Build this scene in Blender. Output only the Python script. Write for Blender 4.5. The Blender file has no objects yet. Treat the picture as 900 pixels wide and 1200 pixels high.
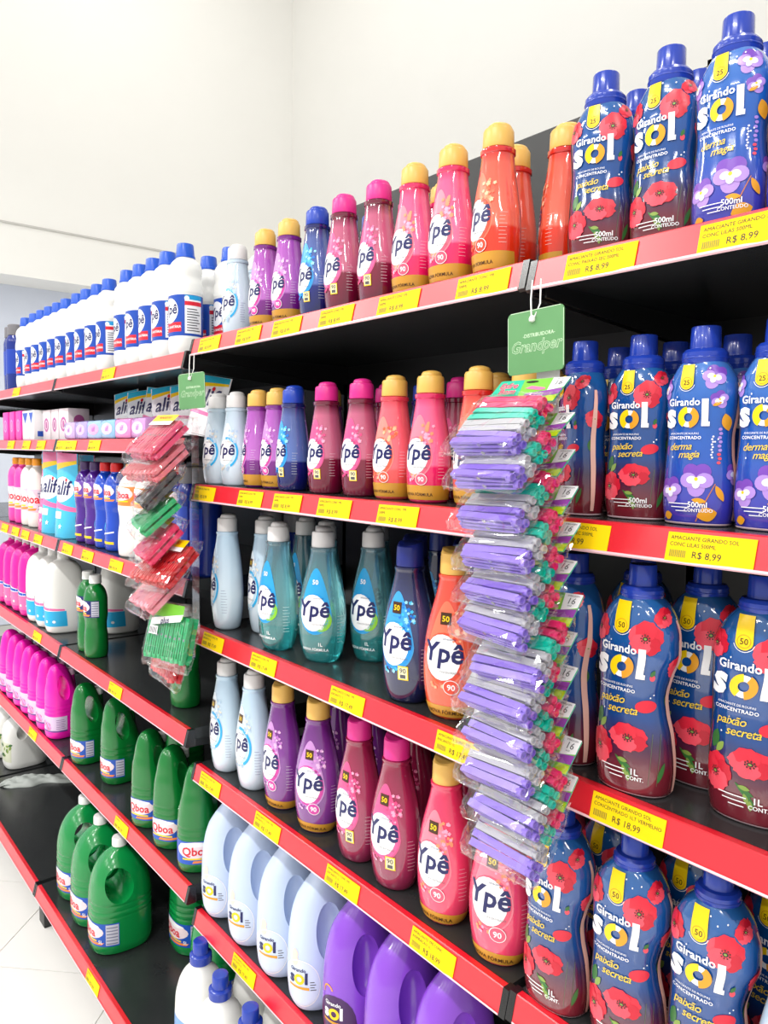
import bpy, bmesh, math, random
from mathutils import Vector, Matrix

random.seed(7)
SC = bpy.context.scene
COL = SC.collection
R = math.radians

# ------------------------------------------------------------------ camera, world, lights, exposure
ZC = 1.655                                   # eye height above the floor (m)
F_PX, YAW, PITCH, ROLL = 891.76, 0.88127, -0.0785, 0.01419
CAM = Vector((1.6827, -0.8016, ZC))
fw = Vector((-math.sin(YAW) * math.cos(PITCH), math.cos(YAW) * math.cos(PITCH), math.sin(PITCH)))
rt = fw.cross(Vector((0, 0, 1))).normalized()
up = rt.cross(fw)
rt, up = rt * math.cos(ROLL) + up * math.sin(ROLL), -rt * math.sin(ROLL) + up * math.cos(ROLL)
cd = bpy.data.cameras.new('camera')
cd.sensor_fit = 'HORIZONTAL'
cd.sensor_width = 36.0
cd.lens = F_PX / 900.0 * 36.0
cd.clip_start = 0.02
cam = bpy.data.objects.new('camera', cd)
COL.objects.link(cam)
cam.matrix_world = Matrix(((rt.x, up.x, -fw.x, CAM.x), (rt.y, up.y, -fw.y, CAM.y), (rt.z, up.z, -fw.z, CAM.z), (0, 0, 0, 1)))
SC.camera = cam

WORLD_STRENGTH = 0.80
w = bpy.data.worlds.new('shop_daylight')
w.use_nodes = True
w.node_tree.nodes['Background'].inputs[0].default_value = (1.0, 0.985, 0.96, 1)
w.node_tree.nodes['Background'].inputs[1].default_value = WORLD_STRENGTH
SC.world = w
SC.view_settings.view_transform = 'Standard'
SC.view_settings.look = 'None'
SC.view_settings.exposure = 0.10
SC.view_settings.gamma = 1.0
SC.view_settings.use_curve_mapping = False

CEIL = 7.4
LAMP_W = 46.0
LAMPS = [(lx, ly, 4.2, 1.0) for ly in (-2.0, -4.4) for lx in (-3.6, -1.2, 1.2, 3.6)] + [(lx, 1.6, CEIL, 0.80) for lx in (-3.6, -1.2, 1.2, 3.6)]
for lx, ly, lz, lk in LAMPS:
    ld = bpy.data.lights.new('tube_light', 'AREA')
    ld.shape = 'RECTANGLE'
    ld.size, ld.size_y = 1.2, 0.16
    ld.energy = LAMP_W * lk
    ld.color = (1.0, 0.985, 0.96)
    lo_ = bpy.data.objects.new('tube_light', ld)
    COL.objects.link(lo_)
    lo_.location = (lx, ly, lz - 0.115)

# ------------------------------------------------------------------ materials
def lin(c):
    c = c / 255.0
    return c / 12.92 if c <= 0.04045 else ((c + 0.055) / 1.055) ** 2.4
def rgb(c):
    return (lin(c[0]), lin(c[1]), lin(c[2]), 1.0)
MATS = {}
def mat(name, col, rough=0.4, metal=0.0, coat=0.0, trans=0.0, emit=0.0, spec=0.5, sss=0.0, noise=None):
    if name in MATS:
        return MATS[name]
    m = bpy.data.materials.new(name)
    m.use_nodes = True
    nt = m.node_tree
    b = nt.nodes['Principled BSDF']
    b.inputs['Base Color'].default_value = rgb(col)
    b.inputs['Roughness'].default_value = rough
    b.inputs['Metallic'].default_value = metal
    b.inputs['Coat Weight'].default_value = coat
    b.inputs['Coat Roughness'].default_value = 0.04
    b.inputs['Transmission Weight'].default_value = trans
    b.inputs['Specular IOR Level'].default_value = spec
    if sss:
        b.inputs['Subsurface Weight'].default_value = sss
        b.inputs['Subsurface Radius'].default_value = (0.02, 0.02, 0.02)
        b.inputs['Subsurface Scale'].default_value = 0.5
    if emit:
        b.inputs['Emission Color'].default_value = rgb(col)
        b.inputs['Emission Strength'].default_value = emit
    if noise:                                   # (scale, colour2, bump)
        tc = nt.nodes.new('ShaderNodeTexCoord')
        n = nt.nodes.new('ShaderNodeTexNoise')
        n.inputs['Scale'].default_value = noise[0]
        n.inputs['Detail'].default_value = 5
        nt.links.new(tc.outputs['Object'], n.inputs['Vector'])
        mx = nt.nodes.new('ShaderNodeMix')
        mx.data_type = 'RGBA'
        mx.inputs['A'].default_value = rgb(col)
        mx.inputs['B'].default_value = rgb(noise[1])
        nt.links.new(n.outputs['Fac'], mx.inputs['Factor'])
        nt.links.new(mx.outputs['Result'], b.inputs['Base Color'])
        if noise[2]:
            bp = nt.nodes.new('ShaderNodeBump')
            bp.inputs['Strength'].default_value = noise[2]
            bp.inputs['Distance'].default_value = 0.002
            nt.links.new(n.outputs['Fac'], bp.inputs['Height'])
            nt.links.new(bp.outputs['Normal'], b.inputs['Normal'])
    MATS[name] = m
    return m
def ramp_mat(name, stops, rough=0.12, coat=0.0, trans=0.0, hard=False, axis='Z'):
    """colour changes along the height of the bottle: stops = [(z in metres, colour)]"""
    if name in MATS:
        return MATS[name]
    m = mat(name, stops[0][1], rough=rough, coat=coat, trans=trans)
    nt = m.node_tree
    b = nt.nodes['Principled BSDF']
    tc = nt.nodes.new('ShaderNodeTexCoord')
    sp = nt.nodes.new('ShaderNodeSeparateXYZ')
    nt.links.new(tc.outputs['Object'], sp.inputs[0])
    ns = nt.nodes.new('ShaderNodeTexNoise')
    ns.inputs['Scale'].default_value = 60
    nt.links.new(tc.outputs['Object'], ns.inputs['Vector'])
    H = 0.4
    mu = nt.nodes.new('ShaderNodeMath')
    mu.operation = 'MULTIPLY'
    mu.inputs[1].default_value = 1.0 / H
    nt.links.new(sp.outputs[axis], mu.inputs[0])
    cr = nt.nodes.new('ShaderNodeValToRGB')
    el = cr.color_ramp.elements
    while len(el) < len(stops):
        el.new(0.5)
    for e, (z, c) in zip(el, stops):
        e.position = min(1.0, max(0.0, z / H))
        e.color = rgb(c)
    nt.links.new(mu.outputs[0], cr.inputs[0])
    nt.links.new(cr.outputs[0], b.inputs['Base Color'])
    return m
def film_mat(name, tint=(255, 255, 255), refl=0.10, rough=0.12):
    if name in MATS:
        return MATS[name]
    m = bpy.data.materials.new(name)
    m.use_nodes = True
    nt = m.node_tree
    nt.nodes.remove(nt.nodes['Principled BSDF'])
    out = nt.nodes['Material Output']
    tr = nt.nodes.new('ShaderNodeBsdfTransparent')
    tr.inputs[0].default_value = rgb(tint)
    gl = nt.nodes.new('ShaderNodeBsdfGlossy')
    gl.inputs[0].default_value = (1, 1, 1, 1)
    gl.inputs['Roughness'].default_value = rough
    lw = nt.nodes.new('ShaderNodeLayerWeight')
    lw.inputs[0].default_value = 0.22
    ma = nt.nodes.new('ShaderNodeMath')
    ma.operation = 'MULTIPLY_ADD'
    ma.inputs[1].default_value = 0.42
    ma.inputs[2].default_value = refl
    nt.links.new(lw.outputs['Facing'], ma.inputs[0])
    mx = nt.nodes.new('ShaderNodeMixShader')
    nt.links.new(ma.outputs[0], mx.inputs[0])
    nt.links.new(tr.outputs[0], mx.inputs[1])
    nt.links.new(gl.outputs[0], mx.inputs[2])
    nt.links.new(mx.outputs[0], out.inputs[0])
    MATS[name] = m
    return m
WHITE = mat('print_white', (250, 250, 252), 0.3)
NAVY = mat('print_navy', (24, 28, 92), 0.3)
YELLOW = mat('print_yellow', (255, 214, 10), 0.3)
REDP = mat('print_red', (222, 28, 50), 0.3)
GOLDP = mat('print_gold', (205, 150, 50), 0.28)
BROWN = mat('print_brown', (70, 38, 12), 0.3)
GREYP = mat('print_grey', (90, 90, 96), 0.4)
BLACKP = mat('print_black', (40, 38, 30), 0.5)
M_BLACK = mat('black_steel', (20, 21, 22), 0.38, noise=(40, (27, 28, 29), 0.02))
M_DECK = mat('black_shelf_deck', (38, 40, 42), 0.22, noise=(14, (52, 54, 54), 0.03))
M_RAIL = mat('red_price_rail', (226, 22, 42), 0.36, coat=0.8, spec=0.5)
M_RAIL.node_tree.nodes['Principled BSDF'].inputs['Coat Roughness'].default_value = 0.32
M_RAILGLINT = mat('clear_rail_edge_glint', (250, 205, 212), 0.15)  # pale colour paints in the light caught by the clear lower edge
M_TAG = mat('yellow_tag_paper', (255, 214, 0), 0.6, spec=0.25)
M_CAPEND = mat('black_plastic_end', (24, 24, 26), 0.25)

# ------------------------------------------------------------------ mesh helpers
def new_mesh(name, verts, faces, mats, fm=None, smooth=True, sharp=None):
    me = bpy.data.meshes.new(name)
    me.from_pydata([tuple(v) for v in verts], [], faces)
    for m in mats:
        me.materials.append(m)
    if fm:
        me.polygons.foreach_set('material_index', fm)
    me.polygons.foreach_set('use_smooth', [smooth] * len(me.polygons))
    if smooth and sharp:
        me.set_sharp_from_angle(angle=R(sharp))
    me.update()
    return me
def box_data(x0, x1, y0, y1, z0, z1):
    v = [(x, y, z) for x in (x0, x1) for y in (y0, y1) for z in (z0, z1)]
    f = [(0, 1, 3, 2), (4, 6, 7, 5), (0, 4, 5, 1), (2, 3, 7, 6), (0, 2, 6, 4), (1, 5, 7, 3)]
    return v, f
def box_mesh(name, x0, x1, y0, y1, z0, z1, m, bevel=0.0):
    v, f = box_data(x0, x1, y0, y1, z0, z1)
    if not bevel:
        return new_mesh(name, v, f, [m], smooth=False)
    bm = bmesh.new()
    vs = [bm.verts.new(p) for p in v]
    for q in f:
        bm.faces.new([vs[i] for i in q])
    bmesh.ops.bevel(bm, geom=bm.edges[:], offset=bevel, segments=2, affect='EDGES', profile=0.5)
    bmesh.ops.recalc_face_normals(bm, faces=bm.faces[:])
    me = bpy.data.meshes.new(name)
    bm.to_mesh(me)
    bm.free()
    me.materials.append(m)
    for p in me.polygons:
        p.use_smooth = True
    me.set_sharp_from_angle(angle=R(40))
    return me
def prism_x(name, prof, x0, x1, mats, fm=None, smooth=False):
    """prof: closed list of (y, z), extruded along X"""
    n = len(prof)
    v = [(x0, y, z) for y, z in prof] + [(x1, y, z) for y, z in prof]
    f = [(i, (i + 1) % n, n + (i + 1) % n, n + i) for i in range(n)]
    f += [tuple(range(n - 1, -1, -1)), tuple(range(n, 2 * n))]
    return new_mesh(name, v, f, mats, fm, smooth)
def lathe(name, prof, m, seg=28, cx=0, cy=0, sharp=35, ridges=0):
    """prof: list of (r, z) from bottom to top; closed with caps"""
    v, f = [], []
    for k, (r, z) in enumerate(prof):
        for i in range(seg):
            a = 2 * math.pi * i / seg
            rr = r
            if ridges and 0 < k < len(prof) - 2 and i % 2:
                rr = r * (1 - ridges)
            v.append((cx + rr * math.cos(a), cy + rr * math.sin(a), z))
    for k in range(len(prof) - 1):
        for i in range(seg):
            j = (i + 1) % seg
            f.append((k * seg + i, k * seg + j, (k + 1) * seg + j, (k + 1) * seg + i))
    f.append(tuple(range(seg - 1, -1, -1)))
    f.append(tuple((len(prof) - 1) * seg + i for i in range(seg)))
    return new_mesh(name, v, f, [m], smooth=True, sharp=sharp)
def join_meshes(name, parts, sharp=35):
    """parts: list of (mesh, matrix or None) merged into ONE part mesh"""
    v, f, fm, mats = [], [], [], []
    for me, mx in parts:
        o = len(v)
        for q in me.vertices:
            c = q.co.copy()
            v.append(mx @ c if mx else c)
        for p in me.polygons:
            mm = me.materials[p.material_index]
            if mm not in mats:
                mats.append(mm)
            f.append([o + i for i in p.vertices])
            fm.append(mats.index(mm))
    return new_mesh(name, v, f, mats, fm, smooth=True, sharp=sharp)
def tube(name, pts, r, m, seg=8):
    v, f = [], []
    n = len(pts)
    pts = [Vector(p) for p in pts]
    for k, p in enumerate(pts):
        t = (pts[min(k + 1, n - 1)] - pts[max(k - 1, 0)]).normalized()
        a = t.orthogonal().normalized() if abs(t.z) > 0.95 else t.cross(Vector((0, 0, 1))).normalized()
        b = t.cross(a)
        for i in range(seg):
            q = 2 * math.pi * i / seg
            v.append(p + a * r * math.cos(q) + b * r * math.sin(q))
    for k in range(n - 1):
        for i in range(seg):
            j = (i + 1) % seg
            f.append((k * seg + i, k * seg + j, (k + 1) * seg + j, (k + 1) * seg + i))
    f += [tuple(range(seg - 1, -1, -1)), tuple((n - 1) * seg + i for i in range(seg))]
    return new_mesh(name, v, f, [m], smooth=True, sharp=50)

# ------------------------------------------------------------------ things, parts, copies
def tag(o, label=None, cat=None, group=None, kind=None):
    if label: o['label'] = label
    if cat: o['category'] = cat
    if group: o['group'] = group
    if kind: o['kind'] = kind
    return o
def part(name, me, parent=None, loc=None, rot=None):
    o = bpy.data.objects.new(name, me)
    COL.objects.link(o)
    if parent: o.parent = parent
    if loc: o.location = loc
    if rot: o.rotation_euler = rot
    return o
def empty(name, loc=(0, 0, 0), rot=(0, 0, 0)):
    o = bpy.data.objects.new(name, None)
    o.empty_display_size = 0.05
    COL.objects.link(o)
    o.location = loc
    o.rotation_euler = rot
    return o
class Kind:
    """a product: name, category, look words, list of parts (name, mesh, index of the part it hangs on or None, label)"""
    def __init__(s, name, cat, look):
        s.name, s.cat, s.look, s.parts, s.leanback = name, cat, look, [], 0.0
    def add(s, name, me, under=None, label=None, kind=None):
        s.parts.append((name, me, under, label, kind))
        return len(s.parts) - 1
    def place(s, x, y, z, rot=0.0, rx=0.0, ry=0.0):
        rx = rx or s.leanback
        r = empty(s.name, (x, y, z), (rx, ry, R(rot)))
        made = []
        for nm, me, under, lb, kd_ in s.parts:
            o = part(nm, me, made[under] if under is not None else r)
            if lb: o['label'] = lb
            if kd_: o['kind'] = kd_
            made.append(o)
        return r

# ------------------------------------------------------------------ smooth surfaces that carry print
def interp(tab, z):
    """monotone cubic through rows (z, a, b, ...)"""
    n = len(tab)
    if z <= tab[0][0]: return tab[0][1:]
    if z >= tab[-1][0]: return tab[-1][1:]
    i = 0
    while tab[i + 1][0] < z: i += 1
    h = tab[i + 1][0] - tab[i][0]
    t = (z - tab[i][0]) / h
    out = []
    for c in range(1, len(tab[0])):
        d = (tab[i + 1][c] - tab[i][c]) / h
        def slope(k):
            if k <= 0 or k >= n - 1: return 0.0 if k else (tab[1][c] - tab[0][c]) / (tab[1][0] - tab[0][0])
            d0 = (tab[k][c] - tab[k - 1][c]) / (tab[k][0] - tab[k - 1][0])
            d1 = (tab[k + 1][c] - tab[k][c]) / (tab[k + 1][0] - tab[k][0])
            return 0.0 if d0 * d1 <= 0 else 2 * d0 * d1 / (d0 + d1)
        m0, m1 = slope(i), slope(i + 1)
        out.append((2 * t ** 3 - 3 * t * t + 1) * tab[i][c] + (t ** 3 - 2 * t * t + t) * h * m0
                   + (-2 * t ** 3 + 3 * t * t) * tab[i + 1][c] + (t ** 3 - t * t) * h * m1)
    return out
class Shape:
    """upright bottle: rows (z, half width, half depth, sideways shift); super-ellipse sections"""
    def __init__(s, rows, n=2.0):
        s.rows = [tuple(r) + (0.0,) * (4 - len(r)) for r in rows]
        s.n = n
        s.cache = {}
    lean = None
    def shift(s, z):
        return interp(s.lean, z)[0] if s.lean else 0.0
    def pt(s, phi, z):
        a, b, cx = interp(s.rows, z)
        e = 2.0 / s.n
        sx, cy = math.sin(phi), math.cos(phi)
        return Vector((cx + a * math.copysign(abs(sx) ** e, sx), s.shift(z) - b * math.copysign(abs(cy) ** e, cy), z))
    def table(s, z):
        k = round(z * 1000)
        if k not in s.cache:
            t, L, p0 = [(0.0, 0.0)], 0.0, s.pt(0, k / 1000)
            for i in range(1, 61):
                ph = math.pi * i / 60
                p = s.pt(ph, k / 1000)
                L += (p - p0).length
                p0 = p
                t.append((L, ph))
            s.cache[k] = t
        return s.cache[k]
    def phi(s, d, z):
        t = s.table(z)
        q = min(abs(d), t[-1][0] - 1e-6)
        lo, hi = 0, 60
        while hi - lo > 1:
            m = (lo + hi) // 2
            if t[m][0] <= q: lo = m
            else: hi = m
        f = (q - t[lo][0]) / (t[hi][0] - t[lo][0])
        return math.copysign(t[lo][1] + f * (t[hi][1] - t[lo][1]), d)
    def P(s, d, z, off=0.0):
        ph = s.phi(d, z)
        p = s.pt(ph, z)
        e = 0.02
        u = s.pt(ph + e, z) - s.pt(ph - e, z)
        v = s.pt(ph, z + 0.0015) - s.pt(ph, z - 0.0015)
        nn = u.cross(v)
        if nn.length < 1e-12: return p
        return p + nn.normalized() * off
    def body(s, name, mats, levels=34, seg=44):
        z0, z1 = s.rows[0][0], s.rows[-1][0]
        zs = sorted(set([round(z0 + (z1 - z0) * i / levels, 5) for i in range(levels + 1)] + [r[0] for r in s.rows]))
        v, f = [], []
        for z in zs:
            for i in range(seg):
                v.append(s.pt(2 * math.pi * i / seg, z))
        for k in range(len(zs) - 1):
            for i in range(seg):
                j = (i + 1) % seg
                f.append((k * seg + i, k * seg + j, (k + 1) * seg + j, (k + 1) * seg + i))
        f.append(tuple(range(seg - 1, -1, -1)))
        f.append(tuple((len(zs) - 1) * seg + i for i in range(seg)))
        return new_mesh(name, v, f, mats if isinstance(mats, list) else [mats], smooth=True, sharp=45)
class Flat:
    """a flat front at y = y0 facing -Y (optionally a side facing +X at x = x0)"""
    def __init__(s, y0=0.0, side=None):
        s.y0, s.side = y0, side
    def P(s, d, z, off=0.0):
        if s.side is not None: return Vector((s.side + off, d, z))
        return Vector((d, s.y0 - off, z))

# ------------------------------------------------------------------ flat print: shapes in label coordinates
FONT_CACHE = {}
def text2d(s, size, bold=0.0, shear=0.0, space=1.0):
    key = (s, bold, shear, space)
    if key not in FONT_CACHE:
        cu = bpy.data.curves.new('lettering', 'FONT')
        cu.body = s
        cu.size = 1.0
        cu.offset = bold
        cu.shear = shear
        cu.space_character = space
        cu.align_x = 'CENTER'
        cu.resolution_u = 2
        o = bpy.data.objects.new('lettering', cu)
        COL.objects.link(o)
        dg = bpy.context.evaluated_depsgraph_get()
        me = bpy.data.meshes.new_from_object(o.evaluated_get(dg))
        FONT_CACHE[key] = ([(v.co.x, v.co.y) for v in me.vertices], [tuple(p.vertices) for p in me.polygons])
        bpy.data.objects.remove(o)
        bpy.data.curves.remove(cu)
        bpy.data.meshes.remove(me)
    v, f = FONT_CACHE[key]
    return [(x * size, y * size) for x, y in v], f
class Print:
    """collects flat shapes (label coordinates: d to the right, z up) and wraps them on a surface as one thin decal"""
    def __init__(s): s.items = []
    def raw(s, pts, faces, m, layer=0):
        s.items.append((pts, faces, m, layer)); return s
    def poly(s, pts, m, layer=0): return s.raw(pts, [tuple(range(len(pts)))], m, layer)
    def rect(s, x0, x1, z0, z1, m, layer=0): return s.poly([(x0, z0), (x1, z0), (x1, z1), (x0, z1)], m, layer)
    def disc(s, cx, cz, rx, rz, m, layer=0, rot=0.0, n=20):
        c, q = math.cos(rot), math.sin(rot)
        pts = []
        for i in range(n):
            a = 2 * math.pi * i / n
            x, z = rx * math.cos(a), rz * math.sin(a)
            pts.append((cx + x * c - z * q, cz + x * q + z * c))
        return s.poly(pts, m, layer)
    def ring(s, cx, cz, r0, r1, m, layer=0, n=20, a0=0.0, a1=2 * math.pi, sz=1.0):
        pts, fc = [], []
        full = a1 - a0 > 6.28
        for i in range(n + 1):
            a = a0 + (a1 - a0) * i / n
            pts += [(cx + r0 * math.cos(a), cz + r0 * math.sin(a) * sz), (cx + r1 * math.cos(a), cz + r1 * math.sin(a) * sz)]
        for i in range(n):
            fc.append((2 * i, 2 * i + 1, 2 * i + 3, 2 * i + 2))
        return s.raw(pts, fc, m, layer)
    def text(s, t, x, z, size, m, layer=0, bold=0.0, shear=0.0, rot=0.0, space=1.0):
        v, f = text2d(t, size, bold, shear, space)
        c, q = math.cos(rot), math.sin(rot)
        return s.raw([(x + a * c - b * q, z + a * q + b * c) for a, b in v], f, m, layer)
    def leaf(s, x, z, L, W, rot, m, layer=0):
        pts = []
        for i in range(13):
            t = i / 12
            pts.append((t * L, W * math.sin(math.pi * t) ** 0.8))
        for i in range(11, 0, -1):
            t = i / 12
            pts.append((t * L, -W * math.sin(math.pi * t) ** 0.8))
        c, q = math.cos(rot), math.sin(rot)
        return s.poly([(x + a * c - b * q, z + a * q + b * c) for a, b in pts], m, layer)
    def wrap(s, surf, name, base=0.0004, step=0.00022, maxlen=0.0055, curved=True):
        V, Fc, FM, mats = [], [], [], []
        for pts, faces, m, layer in s.items:
            bm = bmesh.new()
            vs = [bm.verts.new((x, z, 0)) for x, z in pts]
            for fc in faces:
                try: bm.faces.new([vs[i] for i in fc])
                except ValueError: pass
            bmesh.ops.triangulate(bm, faces=[q for q in bm.faces if len(q.verts) > 3])
            if curved:
                for _ in range(5):
                    es = [e for e in bm.edges if e.calc_length() > maxlen]
                    if not es: break
                    bmesh.ops.subdivide_edges(bm, edges=es, cuts=1)
                    bmesh.ops.triangulate(bm, faces=[q for q in bm.faces if len(q.verts) > 3])
            bmesh.ops.recalc_face_normals(bm, faces=bm.faces[:])
            bm.verts.index_update()
            if m not in mats: mats.append(m)
            mi = mats.index(m)
            o = len(V)
            for q in bm.verts:
                V.append(surf.P(q.co.x, q.co.y, base + step * layer))
            for q in bm.faces:
                idx = [o + k.index for k in q.verts]
                if q.normal.z < 0: idx.reverse()
                Fc.append(idx)
                FM.append(mi)
            bm.free()
        return new_mesh(name, V, Fc, mats, FM, smooth=curved)

# ------------------------------------------------------------------ the room
def struct(name, me, parent=None):
    o = part(name, me, parent)
    if parent is None: o['kind'] = 'structure'
    return o
M_WALL = mat('white_wall_paint', (243, 242, 238), 0.7, noise=(3, (240, 239, 235), 0.02))
M_GREYWALL = mat('grey_blue_wall', (216, 222, 236), 0.7, noise=(3, (210, 217, 232), 0.02))  # even grey-blue tone, a little darker than the white wall
M_TILE = mat('white_floor_tile', (246, 245, 241), 0.16, noise=(6, (242, 241, 237), 0.0))
M_GROUT = mat('grey_grout', (186, 184, 178), 0.8)
M_CEIL = mat('white_ceiling', (240, 240, 238), 0.8)
XW, YW = -5.5, 3.77                          # planes of the far end wall and the rear wall
struct('wall_back', box_mesh('wall_back', XW - 0.6, 6.0, YW, YW + 0.15, 0, CEIL, M_WALL))
struct('wall_left', box_mesh('wall_left', XW - 0.6, XW - 0.45, -7.0, YW, 0, CEIL, M_GREYWALL))
beam = struct('trim_1', box_mesh('trim_1', XW - 0.45, XW, -7.0, YW, ZC + 1.47, CEIL, M_WALL))
struct('moulding', box_mesh('moulding', XW, XW + 0.012, -7.0, 2.6, ZC + 1.895, ZC + 1.91, mat('grey_joint', (196, 194, 190), 0.7)), beam)
struct('ceiling', box_mesh('ceiling', XW - 0.6, 6.0, -7.0, YW + 0.15, CEIL, CEIL + 0.1, M_CEIL))
flo = struct('floor', box_mesh('floor', XW - 0.6, 6.0, -7.0, YW, -0.06, -0.006, M_GROUT))
TS = 0.648 / math.sqrt(2)
tile_me = box_mesh('tile', -TS / 2 + 0.0015, TS / 2 - 0.0015, -TS / 2 + 0.0015, TS / 2 - 0.0015, -0.008, 0.0, M_TILE)
n_t, rest = 0, []
for i in range(-14, 20):
    for j in range(-20, 14):
        p = -0.60 + 0.648 * (i + 0.5)         # x - y
        q = -0.542 + 0.648 * (j + 0.5)        # x + y
        x, y = (p + q) / 2, (q - p) / 2
        if not (XW + 0.2 < x < 3.6 and -3.6 < y < 3.3): continue
        if -3.2 < x < 1.2 and -1.6 < y < 0.35:
            o = part('tile', tile_me, flo, (x, y, 0), (0, 0, R(45)))
        else:
            rest.append((tile_me, Matrix.Translation((x, y, 0)) @ Matrix.Rotation(R(45), 4, 'Z')))
o = part('tile_field', join_meshes('tile_field', rest), flo)
o['kind'] = 'stuff'

M_LAMPBODY = mat('lamp_housing', (235, 235, 235), 0.5)
M_DIFF = mat('lamp_diffuser', (255, 250, 240), 0.5, emit=3.0)
M_CORD = mat('lamp_cord', (200, 200, 200), .5)
for lx, ly, lz, lk in LAMPS:
    t = empty('ceiling_light', (lx, ly, lz))
    if lz < CEIL:
        tag(t, 'long white tube light hanging on two cords', 'light', 'hanging tube lights')
        for cx_ in (-.5, .5):
            part('cord', tube('cord', [(cx_, 0, -.01), (cx_, 0, CEIL - lz)], .004, M_CORD), t)
    else:
        tag(t, 'long white tube light fixed to the ceiling', 'light', 'ceiling tube lights')
    part('housing', box_mesh('housing', -0.64, 0.64, -0.1, 0.1, -0.09, 0, M_LAMPBODY, 0.008), t)
    part('diffuser', box_mesh('diffuser', -0.6, 0.6, -0.08, 0.08, -0.1, -0.09, M_DIFF), t)

# ------------------------------------------------------------------ gondola bays
SH = dict(m=[0.257, -0.0817, -0.4226, -0.7665, -1.1387, -1.507], r=[0.2535, -0.0809, -0.4171, -0.7623, -1.13, -1.507],
          l=[0.2301, 0.0271, -0.315, -0.6839, -1.0838, -1.5072])
YL, YB = -0.0135, -0.11
def rail_profile(y):
    return [(y + 0.013, 0.0), (y + 0.0015, 0.0), (y, -0.0012), (y - 0.0075, -0.031), (y - 0.0093, -0.0378), (y - 0.0075, -0.0392),
            (y - 0.002, -0.034), (y + 0.004, -0.006), (y + 0.013, -0.004)]
def bay(x0, x1, zs, yf, top, label, yback=0.45):
    t = empty('gondola_bay', (x0, 0, 0))
    tag(t, label, 'shelf unit', 'shelf units in one row')
    W = x1 - x0
    part('back_panel', box_mesh('back_panel', 0, W, yback, yback + 0.012, 0.1, ZC + top, M_BLACK), t)
    for xx in (-0.008, W + 0.008):
        part('upright', box_mesh('upright', xx - 0.012, xx + 0.012, yback + 0.001, yback + 0.05, 0.0, ZC + top + 0.01, M_BLACK), t)
    for i, z in enumerate(zs):
        base = i == 5
        y0 = YB if base else yf
        zz = ZC + z
        s = part('shelf', box_mesh('shelf', 0.001, W - 0.001, y0 + 0.012, yback - 0.001, zz - 0.028, zz, M_DECK), t)
        s['label'] = 'black steel shelf deck'
        pr = rail_profile(y0)
        me = prism_x('price_rail', [(a, zz + b) for a, b in pr], 0.004, W - 0.004, [M_RAIL])
        q = part('price_rail', me, s)
        q['label'] = 'red plastic price rail'
        part('rail_edge', prism_x('rail_edge', [(y0 - 0.0101, zz - 0.0352), (y0 - 0.0108, zz - 0.0378), (y0 - 0.0088, zz - 0.0396), (y0 - 0.0082, zz - 0.0372)], 0.005, W - 0.005, [M_RAILGLINT]), s)
        ec = [(y0 + 0.016, 0.0006), (y0 - 0.0004, 0.0006), (y0 - 0.0104, -0.0385), (y0 - 0.006, -0.042), (y0 + 0.016, -0.042)]
        for xa, xb in ((-0.0075, 0.004), (W - 0.004, W + 0.0075)):
            part('rail_end_cap', prism_x('rail_end_cap', [(a, zz + b) for a, b in ec], xa, xb, [M_CAPEND]), s)
        if not base:
            for xa in (0.0, W - 0.004):
                part('bracket', prism_x('bracket', [(y0 + 0.02, zz - 0.028), (y0 + 0.02, zz - 0.045), (yback - 0.04, zz - 0.075), (yback - 0.001, zz - 0.075), (yback - 0.001, zz - 0.028)], xa, xa + 0.004, [M_BLACK]), s)
        else:
            part('kick_plate', box_mesh('kick_plate', 0, W, 0.08, 0.09, 0.0, zz - 0.028, M_BLACK), t)
            part('foot', box_mesh('foot', -0.03, 0.03, YB + 0.012, YB + 0.1, 0.0, zz - 0.029, M_BLACK, 0.003), t)
    return t
bay(0.0, 1.0, SH['m'], 0.0, 0.65, 'black shelf unit with red rails holding softener bottles, middle of the row')
bay(1.0168, 2.0, SH['r'], 0.0, 0.65, 'black shelf unit with red rails holding navy flowered bottles, at the right')
bay(-1.009, -0.015, SH['l'], YL, 0.40, 'black shelf unit with red rails holding green jugs, left of the middle')
bay(-2.02, -1.029, SH['l'], YL, 0.40, 'black shelf unit with red rails holding pink jugs, farthest left')

bay(-3.03, -2.04, SH['l'], YL, 0.40, 'black shelf unit with red rails, half hidden beyond the pink jugs')

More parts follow.
